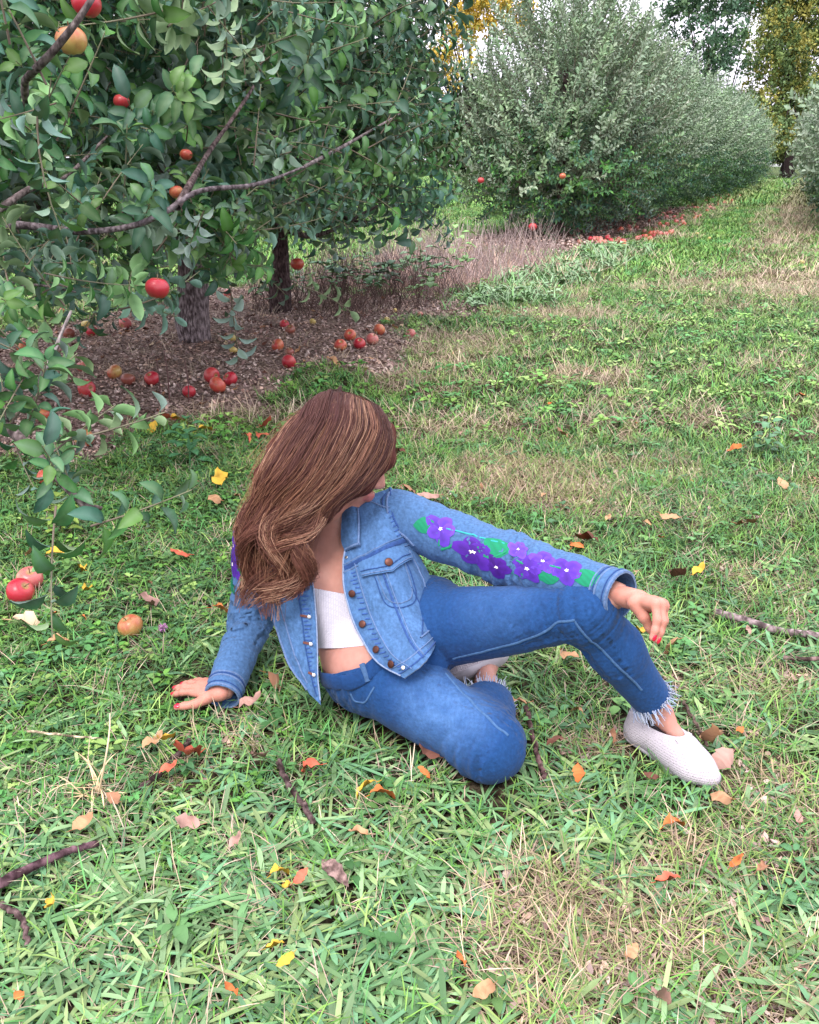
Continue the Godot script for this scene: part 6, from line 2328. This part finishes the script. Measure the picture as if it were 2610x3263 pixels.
func build_litter() -> void:
	var r := RandomNumberGenerator.new()
	r.seed = 66
	var shapes := []
	for k in 7:
		shapes.append(dead_leaf(r).mesh())
	var tones := {"brown": Color(0.34, 0.17, 0.1), "pinkish brown": Color(0.44, 0.26, 0.22), "orange": Color(0.58, 0.17, 0.05), "yellow": Color(0.72, 0.45, 0.06), "dark brown": Color(0.17, 0.07, 0.05), "tan": Color(0.52, 0.29, 0.16), "coral red": Color(0.66, 0.15, 0.09), "cream and pink": Color(0.66, 0.5, 0.34)}
	var mats := {}
	for k: String in tones:
		var m := mat(0.7, 0.35, 0.25)
		m.albedo_color = tones[k].linear_to_srgb()
		mats[k] = m
	var lay := func(at: Vector3, long: float, tone: String, label: String, group: String, rise := 0.045) -> void:
		var d := Vector3(r.randf_range(-1, 1), r.randf_range(-0.2, 0.25), r.randf_range(-1, 1)).normalized()
		var f := frame_of(d, Vector3.UP + random_dir(r) * 0.5).scaled_local(Vector3.ONE * long)
		var o := obj("fallen_leaf", shapes[r.randi_range(0, 6)], mats[tone], self, Transform3D(f, Vector3(at.x, ground_height(at) + rise, at.z)))
		tag(o, label, "leaf", group)
	for e in [
		[Vector3(-1.043, 0.086, -2.11), "cream and pink", "large cream and pink leaf lying left of the sunken apple"],
		[Vector3(-0.921, 0.05, -2.003), "tan", "round pale tan leaf below the large cream one"],
		[Vector3(-0.743, 0.068, -2.195), "pinkish brown", "pinkish brown leaf just above the sunken apple"],
		[Vector3(-0.551, 0.041, -1.55), "tan", "tan orange leaf joined to a yellow one, upper left of the orange heap"],
		[Vector3(-0.524, 0.041, -1.553), "yellow", "yellow brown leaf joined to a tan one"],
		[Vector3(-0.47, 0.066, -1.498), "coral red", "big coral orange leaf, largest left of the kneeling leg"],
		[Vector3(-0.495, 0.031, -1.463), "coral red", "small coral leaf at the lower left of the big coral one"],
		[Vector3(-0.364, 0.048, -1.688), "pinkish brown", "large pinkish brown leaf beside the sleeve cuff on the ground"],
		[Vector3(-0.31, 0.058, -1.812), "brown", "brown leaf in the gap between the sleeve and the hanging jacket front"],
		[Vector3(-0.318, 0.04, -1.502), "pinkish brown", "pinkish leaf at the left end of the thin forked twig"],
		[Vector3(-0.215, 0.05, -1.482), "coral red", "ragged orange leaf below the thigh, right of the forked twig"],
		[Vector3(-0.054, 0.042, -1.405), "orange", "bright orange leaf pointing up, below the kneeling thigh"],
		[Vector3(-0.092, 0.038, -1.419), "yellow", "narrow yellow leaf left of the bright orange one"],
		[Vector3(0.043, 0.04, -1.521), "dark brown", "dark red brown leaf tucked under the kneeling thigh"],
		[Vector3(0.032, 0.025, -1.455), "orange", "small orange leaf in front of the kneeling thigh"],
		[Vector3(0.245, 0.044, -1.699), "tan", "narrow tan leaf at the upper end of the stick by the knee"],
		[Vector3(0.409, 0.044, -1.921), "tan", "tan orange leaf under the raised thigh"],
		[Vector3(0.385, 0.028, -1.682), "tan", "small tan leaf left of the shoe's heel, under the shin"],
		[Vector3(0.673, 0.045, -1.986), "tan", "peach coloured leaf below the hanging hand"],
		[Vector3(0.617, 0.038, -2.025), "yellow", "small yellow leaf under the hanging fingers"],
		[Vector3(0.316, 0.031, -1.566), "dark brown", "dark brown leaf right of the stick by the knee"],
		[Vector3(0.438, 0.027, -1.573), "brown", "brown leaf just left of the shoe"],
		[Vector3(0.35, 0.027, -1.46), "orange", "small orange leaf on the dry grass before the knee"],
		[Vector3(0.492, 0.025, -1.448), "dark brown", "small dark leaf below the shoe"],
		[Vector3(0.651, 0.071, -1.544), "tan", "long curled orange tan leaf standing by the shoe's toe"],
		[Vector3(0.664, 0.046, -1.505), "pinkish brown", "crumpled grey pink leaf beside the curled one at the toe"],
		[Vector3(0.614, 0.043, -1.385), "tan", "peach leaf on the grass right below the shoe"],
		[Vector3(0.504, 0.042, -1.319), "orange", "bright orange leaf bent upward, below the shoe"],
		[Vector3(0.451, 0.033, -1.169), "coral red", "coral leaf in the dry grass of the lower right"],
		[Vector3(0.587, 0.026, -1.213), "orange", "orange leaf at the right edge of the dry patch"],
		[Vector3(0.63, 0.029, -1.202), "brown", "brown leaf farthest right in the lower grass"],
		[Vector3(0.077, 0.019, -1.001), "orange", "small orange leaf at the lower left of the straw patch"],
		[Vector3(0.11, 0.029, -0.95), "tan", "rolled tan leaf near the bottom edge"],
		[Vector3(0.377, 0.043, -0.95), "pinkish brown", "faded pink leaf at the bottom right"],
		[Vector3(0.354, 0.023, -1.022), "tan", "tan leaf in the bottom right straw"],
		[Vector3(-0.23, 0.034, -1.196), "yellow", "yellow leaf curled beside an orange one, in the broad grass"],
		[Vector3(-0.19, 0.025, -1.177), "coral red", "orange red leaf beside a curled yellow one in the broad grass"],
		[Vector3(-0.208, 0.02, -1.15), "yellow", "smaller yellow leaf below the orange red one in the broad grass"],
		[Vector3(-0.196, 0.025, -1.004), "yellow", "yellow and orange leaf standing in the bottom centre grass"],
		[Vector3(-0.215, 0.023, -1.031), "yellow", "ragged yellow leaf above the standing one at the bottom centre"],
		[Vector3(-0.098, 0.03, -1.284), "tan", "rolled peach leaf upright in the broad grass"],
		[Vector3(-0.318, 0.026, -1.259), "pinkish brown", "small pinkish leaf left of the broad grass"],
		[Vector3(-0.585, 0.032, -1.381), "brown", "brown leaf on the clover at left"],
		[Vector3(-0.614, 0.036, -1.302), "tan", "tan leaf touching the thick twig at left"],
		[Vector3(-0.42, 0.04, -1.302), "pinkish brown", "folded purple brown leaf right of the thick twig"],
		[Vector3(-0.598, 0.029, -1.107), "yellow", "yellow leaf at the lower left"],
		[Vector3(-1.024, 0.051, -2.467), "yellow", "yellow leaf in the weeds above the two left apples"],
		[Vector3(-1.149, 0.056, -2.574), "yellow", "bright yellow leaf near the low branch's tip"],
		[Vector3(-1.216, 0.049, -2.556), "tan", "tan leaf left of the bright yellow one"],
		[Vector3(-0.948, 0.047, -2.289), "yellow", "yellow orange leaf right of the two left apples"],
		[Vector3(-0.74, 0.052, -2.556), "coral red", "reddish leaf left of the seated person's shoulder"],
		[Vector3(-0.526, 0.046, -2.173), "orange", "rust orange leaf beside the sleeve"],
		[Vector3(-0.734, 0.074, -3.172), "yellow", "yellow leaf cluster left of the hair"],
		[Vector3(-0.716, 0.06, -2.995), "tan", "orange tan leaf below the yellow cluster by the hair"],
		[Vector3(-1.188, 0.069, -4.06), "coral red", "coral leaf on the weeds at the soil's edge"],
		[Vector3(-1.221, 0.058, -3.956), "yellow", "yellow leaf left of the coral one on the weeds"],
		[Vector3(-1.129, 0.093, -4.101), "yellow", "yellow orange leaves right of the coral one"],
		[Vector3(-0.954, 0.066, -3.902), "yellow", "yellow leaf at the right end of the weeds"],
		[Vector3(-0.667, 0.076, -3.956), "coral red", "coral pink leaf left of the crown of the hair"],
		[Vector3(-0.669, 0.057, -3.827), "coral red", "lower coral pink leaf left of the crown of the hair"],
		[Vector3(-0.729, 0.052, -3.791), "coral red", "small coral leaf farthest from the hair"],
		[Vector3(-0.046, 0.062, -3.584), "dark brown", "dark maroon leaf just right of the hair"],
		[Vector3(0.066, 0.064, -3.02), "pinkish brown", "pinkish leaf behind the jacket shoulder"],
		[Vector3(0.014, 0.062, -3.12), "brown", "brown leaf right of the jacket collar"],
		[Vector3(0.589, 0.063, -2.65), "dark brown", "dark leaf beyond the flowered sleeve"],
		[Vector3(0.554, 0.053, -2.631), "orange", "orange leaf left of the dark one beyond the sleeve"],
		[Vector3(0.917, 0.057, -2.835), "tan", "tan leaf in the grass above the flowered sleeve's cuff"],
		[Vector3(1.166, 0.065, -2.759), "brown", "brown leaf at the right of the middle grass"],
		[Vector3(0.881, 0.044, -2.39), "yellow", "bright yellow leaf above the hanging hand"],
		[Vector3(0.796, 0.066, -2.345), "dark brown", "dark purple brown crumpled leaf behind the hanging hand"],
		[Vector3(1.437, 0.055, -3.685), "orange", "orange leaf high in the right-hand grass"],
		[Vector3(1.486, 0.057, -3.253), "tan", "tan leaf near the right edge, beyond the lying branch"],
		[Vector3(2.151, 0.078, -4.662), "orange", "orange leaf at the right edge of the far grass"],
		[Vector3(0.697, 0.057, -3.864), "brown", "brown leaf in the grass right of the head"],
		[Vector3(-0.487, 0.09, -5.449), "tan", "pale tan leaf lying on the soil left of the orange apples"],
		[Vector3(-1.064, 0.093, -5.667), "brown", "brown curled leaf on the soil between the apples"]]:
		lay.call(e[0], clampf(e[0].y * 1.35, 0.028, 0.11), e[1], e[2], "fallen leaves on the grass")
	for k in 90:  # small leaves that nothing tells apart
		var z := -r.randf_range(0.8, 6.0)
		var p := Vector3(r.randf_range(-0.5, 0.5) * (-z * 0.93 + 0.45), 0, z)
		if p.distance_to(base) < 0.75:
			continue
		lay.call(p, r.randf_range(0.018, 0.035), ["brown", "tan", "pinkish brown", "orange"][r.randi_range(0, 3)], "small dry curled leaf scattered in the grass", "small scattered leaves", 0.035)
	for k in 230:
		var p := on_row(r.randf_range(-2.4, 2.6), r.randf_range(-1.2, 1.25))
		lay.call(p, r.randf_range(0.03, 0.07), ["brown", "tan", "pinkish brown", "dark brown", "cream and pink"][r.randi_range(0, 4)], "dry curled leaf on the bare soil under the trees", "dry leaves on the bare soil", 0.014)

	# twigs and sticks
	var wood := bark_material()
	for e in [
		[[Vector3(0.269, 0.03, -1.698), Vector3(0.273, 0.02, -1.621), Vector3(0.275, 0.02, -1.521), Vector3(0.282, 0.015, -1.463)], 0.0055, 0.0045, Color(0.17, 0.1, 0.1), "slim brown stick standing out of the grass right of the kneeling knee"],
		[[Vector3(-0.739, 0.03, -1.148), Vector3(-0.689, 0.035, -1.186), Vector3(-0.641, 0.03, -1.235), Vector3(-0.579, 0.02, -1.278)], 0.011, 0.006, Color(0.16, 0.09, 0.11), "thick purple brown twig reaching in from the left edge"],
		[[Vector3(-0.482, 0.02, -1.587), Vector3(-0.503, 0.02, -1.521), Vector3(-0.523, 0.02, -1.467), Vector3(-0.547, 0.02, -1.43)], 0.008, 0.006, Color(0.11, 0.07, 0.07), "dark twig passing behind the big coral leaf"],
		[[Vector3(-0.277, 0.02, -1.518), Vector3(-0.256, 0.025, -1.453), Vector3(-0.214, 0.02, -1.388), Vector3(-0.185, 0.02, -1.332)], 0.008, 0.006, Color(0.15, 0.1, 0.1), "short knobbly twig in the grass below the thigh"],
		[[Vector3(0.861, 0.02, -2.173), Vector3(0.928, 0.025, -2.12), Vector3(1.013, 0.02, -2.066), Vector3(1.175, 0.02, -2.028)], 0.012, 0.009, Color(0.36, 0.28, 0.29), "grey weathered branch lying at the right edge"],
		[[Vector3(0.959, 0.02, -1.932), Vector3(1.013, 0.025, -1.917), Vector3(1.123, 0.02, -1.944)], 0.006, 0.005, Color(0.22, 0.15, 0.14), "thin brown twig below the grey weathered branch"],
		[[Vector3(0.223, 0.02, -3.281), Vector3(0.268, 0.02, -3.236), Vector3(0.311, 0.02, -3.193)], 0.012, 0.01, Color(0.2, 0.13, 0.12), "stub of brown wood on the grass right of the head"],
		[[Vector3(0.639, 0.03, -1.717), Vector3(0.644, 0.03, -1.625), Vector3(0.649, 0.02, -1.57)], 0.004, 0.003, Color(0.2, 0.14, 0.12), "thin dark stem leaning above the shoe"],
		[[Vector3(-0.194, 0.04, -1.761), Vector3(-0.167, 0.05, -1.774), Vector3(-0.146, 0.05, -1.796)], 0.007, 0.006, Color(0.4, 0.3, 0.3), "pale stick end under the waist"],
		[[Vector3(-0.701, 0.02, -1.132), Vector3(-0.647, 0.03, -1.092), Vector3(-0.619, 0.02, -1.049)], 0.006, 0.004, Color(0.18, 0.12, 0.12), "crooked twig at the left edge below the thick one"],
		[[Vector3(-0.844, 0.03, -1.607), Vector3(-0.74, 0.035, -1.583), Vector3(-0.672, 0.03, -1.58)], 0.003, 0.002, Color(0.66, 0.54, 0.38), "straight pale straw stem lying on the clover"]]:
		var mb := MB.new()
		var pts := curve_points(e[0], 26)
		for i in pts.size():
			pts[i] += Vector3(lumps.get_noise_1d(i * 9.0 + pts[0].x * 99.0), 0, lumps.get_noise_1d(i * 8.0 + 300.0)) * 0.006
		tube(mb, pts, e[1], e[2], 8, e[3], e[3] * 1.25, 0.22)
		var mid: Vector3 = pts[13]
		var o := obj("twig", mb.mesh(mid), wood, self)
		o.position = mid
		tag(o, e[4], "twig", "twigs and sticks in the grass")
	# bark chip
	var chip := MB.new()
	var c0 := Vector3(-0.158, 0.035, -1.222)
	var c1 := Vector3(-0.106, 0.03, -1.167)
	leaf_shape(chip, Transform3D(frame_of(c1 - c0, Vector3(0.1, 1, 0.2)), c0), c0.distance_to(c1), 0.034, 0.25, 0.15, Color(0.36, 0.24, 0.22), Color(0.2, 0.13, 0.12), 8, 0.22)
	var co := obj("bark_chip", chip.mesh(Vector3(-0.136, 0, -1.228)), wood)
	co.position = Vector3(-0.136, 0, -1.228)
	tag(co, "flat flake of pinkish brown bark lying on the broad grass", "bark")
	# bleached tuft
	var foot := Vector3(-0.635, 0, -1.426)
	var dry := thing("dry_grass_tuft", "bleached tuft of dead grass with one tall upright stalk", "grass tuft", foot)
	var straw := mat(0.75, 0.35, 0.2)
	var stalk := MB.new()
	tube(stalk, curve_points([foot, Vector3(-0.601, 0.104, -1.413), Vector3(-0.593, 0.156, -1.434), Vector3(-0.592, 0.189, -1.447)], 12), 0.0024, 0.0014, 5, Color(0.68, 0.52, 0.34), Color(0.75, 0.62, 0.45))
	obj("stalk", stalk.mesh(foot), straw, dry)
	for k in 22:
		var b := MB.new()
		var g := r.randf() * TAU
		blade(b, Vector3(r.randf_range(-0.02, 0.02), 0.01, r.randf_range(-0.02, 0.02)), Vector3(cos(g), 0, sin(g)), r.randf_range(0.3, 1.4), r.randf_range(0.05, 0.13), 0.0034, r.randf_range(0.3, 2.0), Color(0.66, 0.48, 0.29) * r.randf_range(0.8, 1.15), 6)
		obj("dead_blade", b.mesh(), straw, dry)
	# leafy weeds at the edge of the soil
	var weed_leaf := mat(0.45, 0.5, 0.35)
	for e in [
		[Vector3(-0.929, 0, -3.484), 0.2, Color(0.07, 0.2, 0.09), "bushy green weed left of the head at the soil's edge"],
		[Vector3(-0.84, 0, -3.747), 0.12, Color(0.13, 0.33, 0.07), "bright green broad-leaved weed beside the bushy one"],
		[Vector3(-1.2, 0, -2.756), 0.14, Color(0.2, 0.3, 0.06), "yellow green weed below the low branch"],
		[Vector3(0.575, 0, -11.175), 0.45, Color(0.16, 0.36, 0.08), "bright green burdock-like weed in the gap of the row"],
		[Vector3(0.112, 0, -9.376), 0.4, Color(0.12, 0.24, 0.1), "grey green weed at the foot of the gap"],
		[Vector3(1.587, 0, -3.712), 0.16, Color(0.06, 0.17, 0.07), "dark green rosette weed at the right of the far grass"],
		[Vector3(0.588, 0, -1.563), 0.05, Color(0.08, 0.22, 0.08), "small weed with one upright leaf before the shoe"]]:
		var t := thing("weed_plant", e[3], "weed", Vector3(e[0].x, ground_height(e[0]), e[0].z), "leafy weeds")
		for k in 16:
			var b := MB.new()
			var g := k * 2.4
			var h: float = e[1] * (0.15 + 0.85 * k / 15.0)
			var d := Vector3(cos(g), r.randf_range(0.0, 0.7), sin(g)).normalized()
			var size: float = e[1] * r.randf_range(0.28, 0.5)
			leaf_shape(b, Transform3D(frame_of(d, Vector3.UP), Vector3(0, h, 0) + d * size * 0.3), size, size * 0.55, 0.3, 0.8, e[2] * r.randf_range(0.8, 1.25), e[2] * 1.5, 6, 0.1)
			obj("leaf", b.mesh(), weed_leaf, t)
		var s := MB.new()
		tube(s, PackedVector3Array([Vector3.ZERO, Vector3(0.01, e[1] * 0.5, 0), Vector3(0, e[1], 0.01)]), e[1] * 0.02, e[1] * 0.01, 5, e[2], e[2])
		obj("stem", s.mesh(), weed_leaf, t)
	# clover blossom
	var cb := Vector3(-0.668, 0.03, -2.069)
	var cl := thing("clover_blossom", "single pink purple clover blossom right of the sunken apple", "flower", Vector3(cb.x, 0, cb.z))
	var head_mb := MB.new()
	for k in 40:
		var d := random_dir(r)
		leaf_shape(head_mb, Transform3D(frame_of(d, random_dir(r)), Vector3(0, 0.03, 0)), 0.014, 0.005, 0.4, 0.3, Color(0.5, 0.2, 0.45), Color(0.6, 0.35, 0.55), 2)
	obj("blossom", head_mb.mesh(), weed_leaf, cl)
	var cs := MB.new()
	tube(cs, PackedVector3Array([Vector3.ZERO, Vector3(0, 0.03, 0)]), 0.001, 0.001, 4, Color(0.1, 0.25, 0.08), Color(0.1, 0.25, 0.08))
	obj("stem", cs.mesh(), weed_leaf, cl)
	# thin dead stalks standing on the soil
	for e in [[Vector3(-1.359, 0, -4.637), Vector3(-1.321, 0.236, -4.57), "left"], [Vector3(-1.297, 0, -4.586), Vector3(-1.257, 0.269, -4.53), "middle"], [Vector3(-1.18, 0, -4.536), Vector3(-1.143, 0.234, -4.462), "right"]]:
		var mb := MB.new()
		var top: Vector3 = e[1]
		top = Vector3(e[0].x, top.y, e[0].z)
		tube(mb, curve_points([e[0], e[0].lerp(top, 0.5) + Vector3(0.006, 0, 0), top], 10), 0.004, 0.0025, 5, Color(0.12, 0.06, 0.06), Color(0.14, 0.08, 0.08))
		var o := obj("dead_stalk", mb.mesh(e[0]), straw)
		o.position = e[0]
		tag(o, "thin dark dead stalk standing on the soil, %s one of three" % e[2], "stalk", "dead stalks on the soil")
